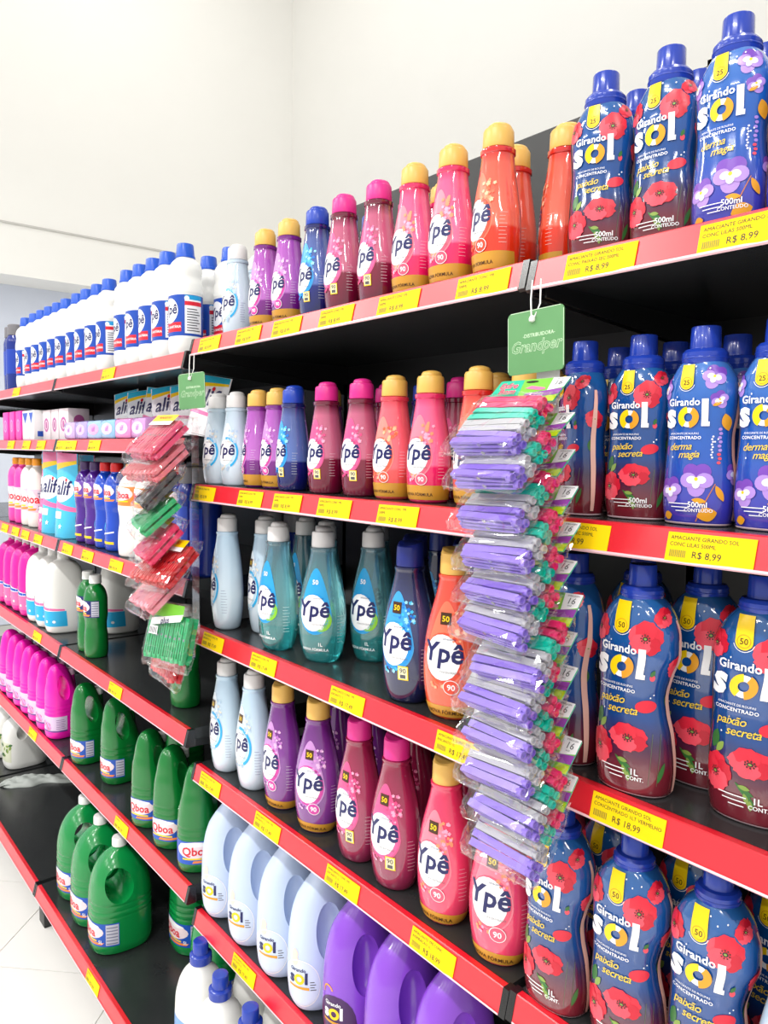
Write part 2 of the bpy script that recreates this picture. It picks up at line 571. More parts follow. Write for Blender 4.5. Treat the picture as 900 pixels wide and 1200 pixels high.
# ------------------------------------------------------------------ product kinds
def cap_flip(name, r, h, z0, m, hump=0.5):
    """flip-top cap: slightly tapered drum with a rounded raised tab"""
    drum = lathe('c', [(r * 0.98, z0), (r, z0 + 0.002), (r * 0.97, z0 + h * 0.66), (r * 0.9, z0 + h * 0.74), (r * 0.5, z0 + h * 0.77)], m, 28)
    s = Shape([(z0 + h * 0.6, r * 0.70, r * 0.84), (z0 + h * 0.85, r * 0.66, r * 0.78), (z0 + h * 0.95, r * 0.55, r * 0.64), (z0 + h, r * 0.3, r * 0.34)], 2.2)
    return join_meshes(name, [(drum, None), (s.body('h', m, 8, 20), Matrix.Translation((0, r * 0.1, 0)))])
def cap_chevron(name, r, h, z0, m):
    """tall cap whose front rim is cut as a V"""
    seg = 32
    v, f = [], []
    rows = [(1.0, 0.0), (1.02, 0.06), (1.0, 0.62), (0.97, 0.8), (0.93, 1.0), (0.6, 1.0)]
    for k, (q, t) in enumerate(rows):
        for i in range(seg):
            a = 2 * math.pi * i / seg
            fr = max(0.0, -math.sin(a))
            dz = -0.16 * fr * h if k >= 4 else 0.0
            pinch = 1.0 - (0.10 * fr if k >= 4 else 0.0)
            v.append((r * q * pinch * math.cos(a), r * q * pinch * math.sin(a), z0 + t * h + dz))
    for k in range(len(rows) - 1):
        for i in range(seg):
            j = (i + 1) % seg
            f.append((k * seg + i, k * seg + j, (k + 1) * seg + j, (k + 1) * seg + i))
    f.append(tuple(range(seg - 1, -1, -1)))
    f.append(tuple((len(rows) - 1) * seg + i for i in range(seg)))
    return new_mesh(name, v, f, [m], smooth=True, sharp=25)

GOLDCAP = mat('gold_cap', (232, 184, 92), 0.35)
S_Y5 = Shape([(0, .029, .026), (.003, .033, .029), (.02, .0365, .032), (.05, .0385, .034), (.08, .037, .033), (.11, .0325, .030), (.14, .027, .0265),
              (.158, .0242, .0242), (.169, .0232, .0232), (.1705, .025, .025), (.1765, .025, .025), (.178, .021, .021), (.181, .0205, .0205)], 2.1)
S_Y1 = Shape([(0, .031, .026), (.004, .0355, .030), (.027, .0445, .0345), (.055, .0485, .037), (.085, .0497, .0378), (.12, .0475, .0365), (.15, .0425, .034), (.172, .037, .0315),
              (.195, .0305, .0285), (.213, .0262, .0258), (.224, .0248, .0248), (.2255, .0260, .0260), (.2300, .0260, .0260), (.2315, .021, .021), (.2345, .0205, .0205)], 2.1)
def flower_cluster(p, cx, cz, w_, h_, mats_, n, rng, layer=2, rmin=.0022, rmax=.0045):
    for i in range(n):
        a, t = rng.random() * 6.28, math.sqrt(rng.random())
        r_ = rmin + (rmax - rmin) * rng.random()
        x, z = cx + w_ * t * math.cos(a), cz + h_ * t * math.sin(a)
        m = mats_[i % len(mats_)]
        ph = rng.random() * 6
        pts = []
        for k_ in range(15):
            b = 2 * math.pi * k_ / 15
            q = r_ * (0.78 + 0.22 * math.cos(5 * b + ph))
            pts.append((x + q * math.cos(b), z + q * math.sin(b)))
        p.poly(pts, m, layer + (i % 3))
def make_ype(nm, big, look, body_stops, cap_m, rim, peak, flowers, gold, sticker, seed, cap='flip', clear=0.0, essential=False, baby=False):
    rng = random.Random(seed)
    k = Kind('softener_bottle', 'bottle', look)
    S = S_Y1 if big else S_Y5
    q = 1.25 if big else 1.0
    bm_ = ramp_mat(nm + '_plastic', body_stops, rough=0.10, coat=1.0, trans=clear)
    b = k.add('body', S.body('body', bm_))
    if big:
        k.add('cap', cap_chevron('cap', .0235, .041, .2315, cap_m) if cap == 'chevron' else cap_flip('cap', .0235, .041, .2315, cap_m))
    else:
        k.add('cap', cap_flip('cap', .0228, .037, .1785, cap_m))
    zc = .101 if big else .075
    p = Print()
    # droplet-shaped label ground with a peak
    pts = []
    H_ = .090 if big else .068
    for i in range(41):
        a = -math.pi / 2 + 2 * math.pi * i / 41
        x, z = .0285 * q * math.cos(a), .034 * q * math.sin(a)
        if z > 0:
            t = z / (.034 * q)
            z = t * H_
            x *= (1 - 0.45 * t) if t < 1 else 0
        pts.append((x, zc + z))
    p.poly(pts, peak, 0)
    p.disc(-.001 * q, zc, .0275 * q, .0325 * q, rim, 1)
    if baby:
        p.ring(.002, zc, .0265 * q, .031 * q, mat('baby_cyan', (40, 170, 228), 0.3), 2, a0=-1.1, a1=1.7, sz=1.15)
    p.disc(-.003 * q, zc + .001, .0243 * q, .0293 * q, WHITE, 2)
    lab = k.add('label', p.wrap(S, 'label'), label='printed oval label')
    t = Print()
    t.text('Ypê', -.003 * q, zc - .0045 * q, .0350 * q, NAVY, 3, bold=.026, shear=0.10)
    t.text('amaciante', .006 * q, zc + .0235 * q, .0042 * q, NAVY, 3)
    t.text('CONCENTRADO', .006 * q, zc - .0185 * q, .0037 * q, GREYP, 3)
    k.add('brand_lettering', t.wrap(S, 'brand_lettering', maxlen=.006), lab)
    if flowers:
        f_ = Print()
        flower_cluster(f_, .016 * q, zc + .040 * q, .012 * q, .019 * q, flowers, 26 if big else 18, rng)
        k.add('flower_print', f_.wrap(S, 'flower_print'), lab)
        f_ = Print()
        flower_cluster(f_, -.004 * q, zc - .034 * q, .016 * q, .006 * q, flowers, 12, rng)
        k.add('petal_print', f_.wrap(S, 'petal_print'), lab)
    if big:
        d_ = Print()
        bz = zc + .062
        if essential:
            d_.text('50', 0, bz - .004, .013, WHITE, 4, bold=.02)
        else:
            d_.rect(-.009, .009, bz - .009, bz + .010, BROWN, 4)
            d_.text('50', 0, bz - .004, .0125, YELLOW, 5, bold=.02)
            d_.rect(-.009, .009, bz - .0135, bz - .0098, peak, 4)
        k.add('dose_badge', d_.wrap(S, 'dose_badge'), lab)
    n_ = Print()
    if sticker == '90':
        n_.disc(.010 * q, zc - .036 * q, .0105 * q, .0095 * q, WHITE, 5)
        n_.disc(.010 * q, zc - .036 * q, .0096 * q, .0086 * q, rim, 6)
        n_.text('90', .010 * q, zc - .0395 * q, .0105 * q, WHITE, 7, bold=.02)
    elif sticker == 'yellow':
        n_.rect(.006 * q, .021 * q, zc - .046 * q, zc - .027 * q, YELLOW, 5)
        n_.rect(.0073 * q, .0197 * q, zc - .0445 * q, zc - .0285 * q, mat('sticker_cream', (250, 240, 190), .4), 6)
        n_.text('90', .0135 * q, zc - .0365 * q, .0095 * q, GREYP, 7, bold=.02)
        n_.rect(.0095 * q, .0175 * q, zc - .0435 * q, zc - .0385 * q, GREYP, 7)
    if sticker:
        k.add('badge', n_.wrap(S, 'badge'), lab)
    if gold:
        g_ = Print()
        hi = .024 if big else .029
        g_.rect(-.062 * q, .062 * q, .0055, hi, GOLDP, 0)
        band = k.add('gold_band', g_.wrap(S, 'gold_band'), label='gold band around the foot')
        g_ = Print()
        g_.text('NOVA FÓRMULA', .002, .0105 if big else .012, .0068 * q, BROWN, 2, bold=.015)
        k.add('band_lettering', g_.wrap(S, 'band_lettering'), band)
    if essential:
        e_ = Print()
        e_.disc(.012, zc - .012, .024, .024, mat('lime', (140, 205, 40), .3), 1)
        e_.text('Essencial', .0, zc - .031, .0105, WHITE, 4, bold=.012, shear=.25)
        e_.text('NOVA FÓRMULA', 0, .026, .0075, WHITE, 4, bold=.02)
        e_.text('1L', .012, .036, .010, WHITE, 4, bold=.02)
        k.add('variety_lettering', e_.wrap(S, 'variety_lettering'), lab)
    s_ = Print()
    for i in range(9):
        zz = (.035 if not gold else .04) * q + i * .0052 * q
        L_ = .010 + .006 * rng.random()
        s_.rect(.044 * q - .006 * q, .044 * q - .006 * q + L_ * .8 * q, zz, zz + .0007 * q, mat('fine_print_' + ('dark' if baby else nm), (120, 136, 170) if baby else tuple((c + 2 * 235) // 3 for c in body_stops[-2][1]), .4), 0)
    k.add('fine_print', s_.wrap(S, 'fine_print'), kind='stuff')
    return k
C = lambda n, c, r_=.3: mat(n, c, r_)
PINKF = [C('pk1', (240, 120, 170)), C('pk2', (225, 70, 130)), C('pk3', (250, 170, 200))]
LILF = [C('li1', (214, 150, 214)), C('li2', (190, 110, 200)), C('li3', (236, 190, 230))]
BLUF = [C('bl1', (60, 190, 245)), C('bl2', (20, 120, 220)), C('bl3', (150, 225, 255))]
ORGF = [C('or1', (255, 150, 110)), C('or2', (250, 100, 60)), C('or3', (255, 190, 150))]
BABF = [C('ba1', (200, 222, 240)), C('ba2', (235, 225, 210)), C('ba3', (180, 205, 230))]
PAL = {
    'purple': dict(look='purple softener bottle with gold cap', st5=[(0, (96, 20, 110)), (.058, (120, 18, 132)), (.062, (188, 108, 196)), (.165, (170, 80, 180)), (.172, (120, 30, 130))],
                   st1=[(0, (92, 36, 110)), (.03, (122, 52, 140)), (.14, (130, 56, 150)), (.21, (104, 30, 122))], cap=GOLDCAP, rim=C('rim_pu', (206, 60, 160)), peak=C('peak_pu', (196, 140, 205)), fl=LILF, gold=True, sticker='90'),
    'blue': dict(look='dark blue softener bottle with blue cap', st5=[(0, (16, 22, 92)), (.058, (14, 28, 118)), (.062, (86, 116, 188)), (.15, (78, 96, 160)), (.172, (20, 28, 100))],
                 st1=[(0, (14, 18, 62)), (.08, (22, 28, 84)), (.15, (60, 70, 118)), (.22, (14, 18, 66))], cap=mat('blue_cap', (30, 66, 178), .3), rim=C('rim_bl', (30, 150, 230)), peak=C('peak_bl', (60, 160, 225)), fl=BLUF, gold=False, sticker='yellow'),
    'wine': dict(look='wine red softener bottle with magenta cap', st5=[(0, (110, 14, 50)), (.066, (122, 12, 50)), (.07, (198, 108, 138)), (.15, (190, 92, 126)), (.168, (110, 20, 52))],
                 st1=[(0, (128, 34, 70)), (.06, (150, 40, 84)), (.14, (160, 40, 84)), (.21, (138, 24, 64))], cap=mat('magenta_cap', (226, 44, 142), .35), rim=C('rim_wi', (236, 96, 156)), peak=C('peak_wi', (220, 84, 140)), fl=PINKF, gold=False, sticker='yellow'),
    'pink': dict(look='bright pink softener bottle with gold cap', st5=[(0, (226, 30, 96)), (.058, (230, 24, 100)), (.062, (248, 116, 160)), (.155, (240, 92, 140)), (.17, (220, 40, 100))],
                 st1=[(0, (226, 66, 104)), (.08, (236, 66, 110)), (.21, (226, 50, 96))], cap=GOLDCAP, rim=C('rim_pk', (236, 92, 120)), peak=C('peak_pk', (244, 130, 150)), fl=ORGF[:1] + PINKF[2:], gold=True, sticker='90'),
    'coral': dict(look='coral red softener bottle with gold cap', st5=[(0, (222, 52, 20)), (.062, (232, 50, 18)), (.066, (246, 112, 88)), (.155, (238, 92, 72)), (.17, (214, 40, 34))],
                  st1=[(0, (226, 84, 40)), (.08, (236, 92, 60)), (.21, (230, 70, 50))], cap=GOLDCAP, rim=C('rim_co', (232, 72, 44)), peak=C('peak_co', (246, 120, 90)), fl=ORGF, gold=True, sticker='90'),
    'baby': dict(look='pale blue softener bottle with white cap', st5=[(0, (206, 222, 236)), (.07, (214, 230, 242)), (.172, (196, 216, 232))],
                 st1=[(0, (204, 222, 236)), (.08, (214, 231, 243)), (.23, (180, 208, 230))], cap=mat('white_cap', (226, 224, 224), .4), rim=C('rim_ba', (190, 222, 240)), peak=C('peak_ba', (226, 238, 246)), fl=BABF, gold=False, sticker=None),
}
K = {}
for nm, d in PAL.items():
    K[nm + '5'] = make_ype(nm + '5', False, d['look'], d['st5'], d['cap'], d['rim'], d['peak'], d['fl'], d['gold'], d['sticker'], 3, baby=nm == 'baby')
    K[nm + '1'] = make_ype(nm + '1', True, d['look'], d['st1'], d['cap'] if nm != 'blue' else mat('navy_cap', (26, 38, 120), .3), d['rim'], d['peak'], d['fl'], d['gold'], d['sticker'], 5, cap='flip' if nm == 'baby' else 'chevron', baby=nm == 'baby')
K['teal1'] = make_ype('teal1', True, 'clear teal softener bottle with white cap', [(0, (50, 190, 192)), (.055, (74, 202, 204)), (.058, (150, 222, 222)), (.15, (136, 212, 218)), (.225, (130, 182, 200))],
                      mat('white_cap', (226, 224, 224), .4), C('rim_te', (20, 150, 220)), C('peak_te', (40, 160, 220)), None, False, None, 9, clear=0.75, essential=True)

# ---- navy flowered bottles
SOLCAP = mat('sol_blue_cap', (32, 62, 170), .22, coat=.3)
PETAL = [C('petal1', (224, 40, 62)), C('petal2', (172, 10, 36)), C('petal3', (240, 78, 96)), C('petal4', (204, 24, 50))]
DARKC = C('poppy_heart', (70, 40, 40))
LEAFG = [C('leaf1', (52, 112, 52)), C('leaf2', (136, 164, 74))]
PANSY = [C('pansy1', (120, 70, 180)), C('pansy2', (176, 140, 220)), C('pansy3', (206, 186, 238)), C('pansy4', (232, 232, 250))]
AMBER = [C('amber1', (232, 160, 30)), C('amber2', (206, 120, 30))]
def poppy(p, x, z, r_, rot=0.0, sq=1.0, layer=1):
    for i in range(5):
        a = rot + 2 * math.pi * ((i * 2) % 5) / 5
        pts = []
        for j in range(22):
            b = 2 * math.pi * j / 22
            w_ = 1 + .07 * math.sin(7 * b + 2 * i) + .05 * math.sin(11 * b + i)
            px, pz = .46 * r_ + .56 * r_ * math.cos(b) * w_, .60 * r_ * math.sin(b) * w_
            pts.append((x + px * math.cos(a) - pz * math.sin(a), z + (px * math.sin(a) + pz * math.cos(a)) * sq))
        p.poly(pts, (PETAL[0], PETAL[2], PETAL[3], PETAL[0], PETAL[2])[i], layer + i)
        for j in range(-3, 4):
            c = a + j * .16
            L_ = (.80 - .06 * abs(j)) * r_
            p.poly([(x + .14 * r_ * math.cos(c), z + .14 * r_ * math.sin(c) * sq), (x + L_ * math.cos(c + .03), z + L_ * math.sin(c + .03) * sq), (x + .14 * r_ * math.cos(c + .12), z + .14 * r_ * math.sin(c + .12) * sq)], PETAL[1] if j % 2 else PETAL[3], layer + i)
    for i in range(9):
        c = rot + 2 * math.pi * i / 9
        p.disc(x + .23 * r_ * math.cos(c), z + .23 * r_ * math.sin(c) * sq, .05 * r_, .05 * r_, DARKC, layer + 6, n=6)
    p.disc(x, z, .16 * r_, .14 * r_ * sq, DARKC, layer + 6, n=10)
    p.disc(x, z, .08 * r_, .07 * r_ * sq, LEAFG[1], layer + 7, n=8)
def pansy(p, x, z, r_, rot=0.0, layer=1):
    for i, (a, m, o_, q) in enumerate(((2.25, 0, .48, .60), (.9, 0, .48, .60), (3.3, 1, .5, .52), (-.16, 1, .5, .52), (-1.57, 1, .5, .62))):
        a += rot
        p.disc(x + o_ * r_ * math.cos(a), z + o_ * r_ * math.sin(a), q * r_, q * r_ * .9, PANSY[m], layer + i % 4, rot=a, n=16)
    for a in (3.3, -.16, -1.57):
        p.disc(x + .3 * r_ * math.cos(a + rot), z + .3 * r_ * math.sin(a + rot), .30 * r_, .24 * r_, PANSY[3], layer + 4, rot=a + rot, n=12)
    p.disc(x, z, .12 * r_, .12 * r_, YELLOW, layer + 5, n=10)
S_S5 = Shape([(0, .034, .0225), (.003, .038, .026), (.03, .0412, .029), (.06, .0402, .0285), (.085, .0378, .027, -.001), (.103, .037, .0265, -.001), (.13, .0395, .028), (.150, .0408, .0288),
              (.170, .0375, .0275), (.181, .032, .0255), (.189, .0265, .0238), (.192, .0215, .0215), (.195, .021, .021)], 2.3)
S_S1 = Shape([(0, .041, .029), (.004, .046, .033), (.035, .0492, .0355), (.075, .047, .034, -.002), (.105, .0425, .0315, -.005), (.122, .0415, .031, -.006), (.15, .045, .033, -.004), (.178, .0495, .0355), (.20, .049, .035),
              (.222, .042, .0325), (.235, .034, .029), (.242, .027, .026), (.246, .022, .022), (.249, .0215, .0215)], 2.3)
def make_sol(kind, big):
    S = S_S1 if big else S_S5
    q = 1.22 if big else 1.0
    red = kind == 'poppy'
    k = Kind('softener_bottle', 'bottle', ('large ' if big else 'small ') + ('navy bottle printed with red poppies' if red else 'blue bottle printed with lilac pansies'))
    zt = .195 * q
    stops = [(0, (120, 30, 44)), (.028 * q, (110, 28, 44)), (.055 * q, (60, 36, 74)), (.08 * q, (18, 66, 134)), (.15 * q, (12, 78, 152)), (.19 * q, (36, 94, 160))] if red else \
            [(0, (60, 54, 170)), (.03 * q, (58, 60, 176)), (.08 * q, (30, 84, 176)), (.14 * q, (24, 92, 180)), (.19 * q, (70, 120, 196))]
    k.add('body', S.body('body', ramp_mat('sleeve_%s%d' % (kind, big), stops, rough=.12, coat=1.0)))
    zb = .188 if not big else .2395
    c = k.add('cap', lathe('cap', [(.0245, zb), (.0258, zb + .002), (.0256, zb + .0135), (.0225, zb + .0175), (.0175, zb + .0185), (.0172, zb + .021), (.0166, zb + .0425), (.0158, zb + .0440), (.012, zb + .0442)], SOLCAP, 32))
    k.add('cap_groove', lathe('cap_groove', [(.0260, zb + .0062), (.0264, zb + .0068), (.0264, zb + .0078), (.0260, zb + .0084)], SOLCAP, 32), c)
    # yellow dose tab
    u = 1.27 if big else 1.0                   # heights stretch more than widths on the large bottle
    tx, tz = -.006 * q, .166 * u
    d_ = Print()
    ring = [(tx + .0080 * q * math.cos(a), tz + .0080 * q * math.sin(a)) for a in [math.pi + math.pi * i / 14 for i in range(15)]]
    zt_ = S.rows[-1][0] - (.0085 if not big else .0095)
    d_.poly(ring + [(tx + .0072 * q, zt_), (tx - .0072 * q, zt_)], YELLOW, 7)
    d_.ring(tx, tz, .0058 * q, .0062 * q, AMBER[1], 8, n=18)
    d_.ring(tx, tz, .0094 * q, .0100 * q, WHITE, 6, n=14, a0=math.pi + .3, a1=2 * math.pi - .3)
    d_.text('50' if big else '25', tx, tz - .0027 * q, .0078 * q, BROWN, 8, bold=.01)
    k.add('dose_tab', d_.wrap(S, 'dose_tab'), label='yellow dose tab')
    # lettering
    t = Print()
    wx = -.003 * q
    t.text('Girando', wx - .006 * q, .1400 * u, .0118 * q, WHITE, 7, bold=.022, space=1.02)
    t.text('s', wx - .0225 * q, .1160 * u, .0400 * q, WHITE, 7, bold=.042)
    t.rect(wx + .0158 * q, wx + .0228 * q, .1160 * u, .1160 * u + .0310 * q, WHITE, 7)
    t.rect(wx + .0158 * q, wx + .0244 * q, .1160 * u, .1160 * u + .0052 * q, WHITE, 7)
    o = .1160 * u + .0102 * q
    t.ring(wx + .0005 * q, o, .0050 * q, .0112 * q, WHITE, 6, n=24)
    t.ring(wx + .0005 * q, o, .0050 * q, .0124 * q, YELLOW, 8, n=16, a0=1.7, a1=4.2)
    t.ring(wx + .0005 * q, o, .0050 * q, .0124 * q, AMBER[0], 8, n=16, a0=4.9, a1=7.4)
    t.text('AMACIANTE DE ROUPAS', wx - .004 * q, .1065 * u, .0032 * q, WHITE, 6)
    t.text('CONCENTRADO', wx - .004 * q, .1010 * u, .0050 * q, WHITE, 6, bold=.02, space=1.1)
    k.add('brand_lettering', t.wrap(S, 'brand_lettering'))
    v_ = Print()
    v_.text('paixão' if red else 'derma', wx - .008 * q, .0885 * u, .0118 * q, C('script_gold', (240, 205, 50)), 6, shear=.35, bold=.004, rot=.04, space=.92)
    v_.text('secreta' if red else 'magia', wx + .003 * q, .0795 * u, .0118 * q, C('script_gold', (240, 205, 50)), 6, shear=.35, bold=.004, rot=.04, space=.92)
    k.add('variety_lettering', v_.wrap(S, 'variety_lettering'))
    b_ = Print()
    for i, L_ in enumerate((.026, .022, .014)):
        b_.rect(-.010 * q - L_ * q / 2 + i * .002 * q, -.010 * q + L_ * q / 2 + i * .002 * q, (.0255 - i * .0042) * u, (.0265 - i * .0042) * u, WHITE, 6)
    b_.text('1L' if big else '500ml', .0125 * q, .0225 * u, .0088 * q, WHITE, 7, bold=.02)
    b_.text('CONT.' if big else 'CONTEÚDO', .0135 * q, .0172 * u, .0055 * q, WHITE, 7, bold=.02)
    k.add('volume_lettering', b_.wrap(S, 'volume_lettering'))
    # flowers, each print its own part
    f_ = Print()
    def bloom(fn, nm_, *ar):
        g_ = Print()
        fn(g_, *ar)
        k.add(nm_, g_.wrap(S, nm_))
    if red:
        bloom(poppy, 'poppy_print', .0185 * q, .156 * u, .0170 * q, .3)
        bloom(poppy, 'poppy_print', -.034 * q, .160 * u, .0135 * q, 1.0)
        bloom(poppy, 'poppy_print', .034 * q, .176 * u, .0095 * q, 2.0)
        bloom(poppy, 'poppy_print', .006 * q, .057 * u, .0200 * q, .6, .70)
        bloom(poppy, 'poppy_print', -.027 * q, .042 * u, .0160 * q, 1.4, 1.15)
        bloom(poppy, 'poppy_print', .054 * q, .128 * u, .012 * q, .2)
        f_.disc(.024 * q, .089 * u, .0105 * q, .0062 * q, PETAL[0], 2, rot=.2)
        f_.disc(.0285 * q, .118 * u, .0026 * q, .0034 * q, PETAL[2], 2)
        f_.leaf(.027 * q, .119 * u, .008 * q, .002 * q, 1.2, LEAFG[0], 3)
        f_.leaf(-.032 * q, .062 * u, .020 * q, .005 * q, 1.2, LEAFG[0], 1)
        f_.leaf(-.027 * q, .060 * u, .014 * q, .003 * q, .9, LEAFG[1], 2)
        for i, (L_, a) in enumerate(((.024, -.75), (.011, -.15), (.012, -.35), (.011, -1.2), (.013, -1.0), (.010, -1.5))):
            o_ = .004 * i * q
            f_.leaf(-.008 * q + o_ * .7, .038 * u - o_ * .7, L_ * q, .0022 * q, a, LEAFG[i % 2], 1 + i % 2)
        f_.leaf(.035 * q, .017 * u, .022 * q, .0024 * q, 1.25, LEAFG[0], 1)
        for i in range(2):
            x0 = .026 * q + i * .008 * q
            f_.poly([(x0, .014 * u), (x0 + .0004, .014 * u), (x0 + .0045 * q, .064 * u), (x0 + .004 * q, .064 * u)], mat('stem', (96, 110, 80), .4), 1)
        f_.leaf(.048 * q, .086 * u, .018 * q, .005 * q, 1.4, LEAFG[0], 1)
        f_.leaf(-.032 * q, .124 * u, .012 * q, .0025 * q, .6, LEAFG[0], 1)
    else:
        bloom(pansy, 'pansy_print', .010 * q, .055 * u, .0185 * q, 0)
        bloom(pansy, 'pansy_print', -.022 * q, .042 * u, .0150 * q, .2)
        bloom(pansy, 'pansy_print', .024 * q, .172 * u, .0130 * q, -.3)
        bloom(pansy, 'pansy_print', .031 * q, .146 * u, .0095 * q, .5)
        bloom(pansy, 'pansy_print', -.037 * q, .160 * u, .0115 * q, .4)
        bloom(pansy, 'pansy_print', .054 * q, .062 * u, .012 * q, .1)
        for x, z, L_, W_, a in ((.012, .012, .022, .008, .25), (.031, .048, .020, .0035, -1.1), (-.030, .010, .012, .005, .2), (.037, .130, .020, .006, -1.3), (.006, .031, .016, .003, -.1), (.024, .139, .010, .002, .4)):
            f_.leaf(x * q, z * u, L_ * q, W_ * q, a, AMBER[0], 5)
        f_.poly([(.010 * q, .006 * u), (.0112 * q, .006 * u), (.031 * q, .050 * u), (.030 * q, .050 * u)], AMBER[1], 4)
        for i in range(9):
            f_.disc((.033 + .001 * (i % 2)) * q, (.074 + i * .0048) * u, .0022 * q, .0018 * q, PANSY[1] if i > 2 else PETAL[2], 2, n=8)
            f_.disc((.026 - .001 * (i % 2)) * q, (.080 + i * .0030) * u, .0012 * q, .0012 * q, PANSY[3], 2, n=8)
    for x, z in ((-.017, .150), (.010, .178), (.018, .181), (.028, .098), (.031, .101), (-.026, .133), (.003, .184), (-.020, .080)):
        f_.disc(x * q, z * u, .0009, .0011, WHITE, 6, n=6)
    k.add('leaf_print', f_.wrap(S, 'leaf_print'), kind='stuff')
    # pale seam where front and back prints meet, down each side
    e_ = Print()
    for sg in (-1, 1):
        pts, fc = [], []
        n = 40
        for i in range(n + 1):
            z = .008 + (S.rows[-1][0] - .030 - .008) * i / n
            L_ = S.table(z)[-1][0]
            d0 = sg * (L_ * .5 - .0006)
            w2 = .0066 * q * math.sin(math.pi * min(1, .12 + .8 * i / n)) ** .5
            pts += [(d0 - w2 / 2, z), (d0 + w2 / 2, z)]
        for i in range(n):
            fc.append((2 * i, 2 * i + 1, 2 * i + 3, 2 * i + 2))
        e_.raw(pts, fc, C('seam_pale', (240, 190, 176)), 8)
    k.add('side_seam', e_.wrap(S, 'side_seam'), label='pale seam strip')
    g_ = Print()
    L_ = S.table(.003)[-1][0]
    g_.rect(-L_ * .98, L_ * .98, .0015, .0038, C('foot_pale', (238, 205, 214)), 0)
    k.add('foot_rim', g_.wrap(S, 'foot_rim'))
    return k
for kd in ('poppy', 'pansy'):
    K[kd + '5'] = make_sol(kd, False)
K['poppy1'] = make_sol('poppy', True)
K['salmon5'] = make_ype('salmon5', False, 'salmon pink softener bottle with gold cap', [(0, (226, 72, 70)), (.05, (236, 84, 84)), (.055, (244, 110, 120)), (.155, (240, 96, 112)), (.17, (220, 60, 80))],
                        GOLDCAP, C('rim_sa', (240, 96, 70)), C('peak_sa', (248, 140, 130)), ORGF, True, '90', 11)

# ---- white bleach bottle with blue label
HDPE_W = mat('white_hdpe', (238, 238, 234), .38, sss=.0)
S_BL = Shape([(0, .036, .033), (.004, .041, .037), (.03, .0445, .040), (.046, .0445, .040), (.049, .0435, .039), (.152, .0435, .039), (.156, .0455, .041), (.175, .0445, .040), (.195, .0405, .0365), (.212, .043, .0385),
              (.226, .0405, .036), (.237, .031, .029), (.244, .022, .022), (.249, .0205, .0205), (.253, .020, .020)], 2.3)
def make_bleach():
    k = Kind('bleach_bottle', 'bottle', 'white bleach bottle with blue cap')
    k.add('body', S_BL.body('body', HDPE_W, 40))
    BC = mat('bleach_blue_cap', (16, 84, 200), .32)
    k.add('cap', lathe('cap', [(.0238, .2455), (.0242, .2475), (.0238, .251), (.0226, .252), (.0205, .2775), (.019, .280), (.012, .2805)], BC, 36, ridges=.03))
    p = Print()
    L_ = S_BL.table(.1)[-1][0]
    p.rect(-L_ * .99, L_ * .99, .05, .150, mat('bleach_blue', (22, 74, 176), .3), 0)
    p.rect(-.034, .034, .060, .083, REDP, 1)
    p.rect(.043, .088, .056, .138, WHITE, 1)
    p.rect(.043, .088, .138, .149, mat('bleach_cyan', (30, 160, 220), .3), 1)
    p.rect(.043, .088, .124, .134, REDP, 2)
    p.disc(.048, .141, .006, .006, WHITE, 2)
    p.disc(-.004, .112, .030, .031, WHITE, 2)
    lab = k.add('label', p.wrap(S_BL, 'label', maxlen=.008), label='blue wrapped label')
    t = Print()
    t.text('Ypê', -.004, .104, .034, NAVY, 4, bold=.02, shear=.12)
    k.add('brand_lettering', t.wrap(S_BL, 'brand_lettering', maxlen=.008), lab)
    t = Print()
    t.text('ÁGUA SANITÁRIA', 0, .069, .0085, WHITE, 4, bold=.02)
    k.add('product_lettering', t.wrap(S_BL, 'product_lettering', maxlen=.008), lab)
    t = Print()
    for i in range(9):
        t.rect(.048, .082 - (i % 3) * .004, .062 + i * .0065, .0642 + i * .0065, GREYP, 4)
    k.add('fine_print', t.wrap(S_BL, 'fine_print', maxlen=.008), lab, kind='stuff')
    return k
K['bleach'] = make_bleach()

# ---- jugs with a hand hole
def cut_hole(me, y, z, ry, rz, a, tilt=0.0, flare=1.35):
    seg, v, f = 32, [], []
    xs = (-1.3, -1.0, -.55, 0, .55, 1.0, 1.3)
    fl = (flare * 1.12, flare, 1.02, .94, 1.02, flare, flare * 1.12)
    for x, s in zip(xs, fl):
        for i in range(seg):
            q = 2 * math.pi * i / seg
            yy, zz = ry * s * math.cos(q), rz * (1 + (s - 1) * .5) * math.sin(q)
            v.append((x * a, y + yy * math.cos(tilt) - zz * math.sin(tilt), z + yy * math.sin(tilt) + zz * math.cos(tilt)))
    for k in range(len(xs) - 1):
        for i in range(seg):
            j = (i + 1) % seg
            f.append((k * seg + i, (k) * seg + j, (k + 1) * seg + j, (k + 1) * seg + i))
    f += [tuple(range(seg - 1, -1, -1)), tuple((len(xs) - 1) * seg + i for i in range(seg))]
    cm = new_mesh('cutter', v, f, [], smooth=True)
    co, bo = bpy.data.objects.new('cutter', cm), bpy.data.objects.new('blank', me)
    COL.objects.link(co); COL.objects.link(bo)
    bm = bmesh.new(); bm.from_mesh(cm); bmesh.ops.recalc_face_normals(bm, faces=bm.faces[:]); bm.to_mesh(cm); bm.free()
    md = bo.modifiers.new('hole', 'BOOLEAN')
    md.object, md.operation, md.solver = co, 'DIFFERENCE', 'EXACT'
    dg = bpy.context.evaluated_depsgraph_get()
    out = bpy.data.meshes.new_from_object(bo.evaluated_get(dg))
    bpy.data.objects.remove(co); bpy.data.objects.remove(bo)
    for p in out.polygons: p.use_smooth = True
    out.set_sharp_from_angle(angle=R(48))
    out.name = 'body'
    return out
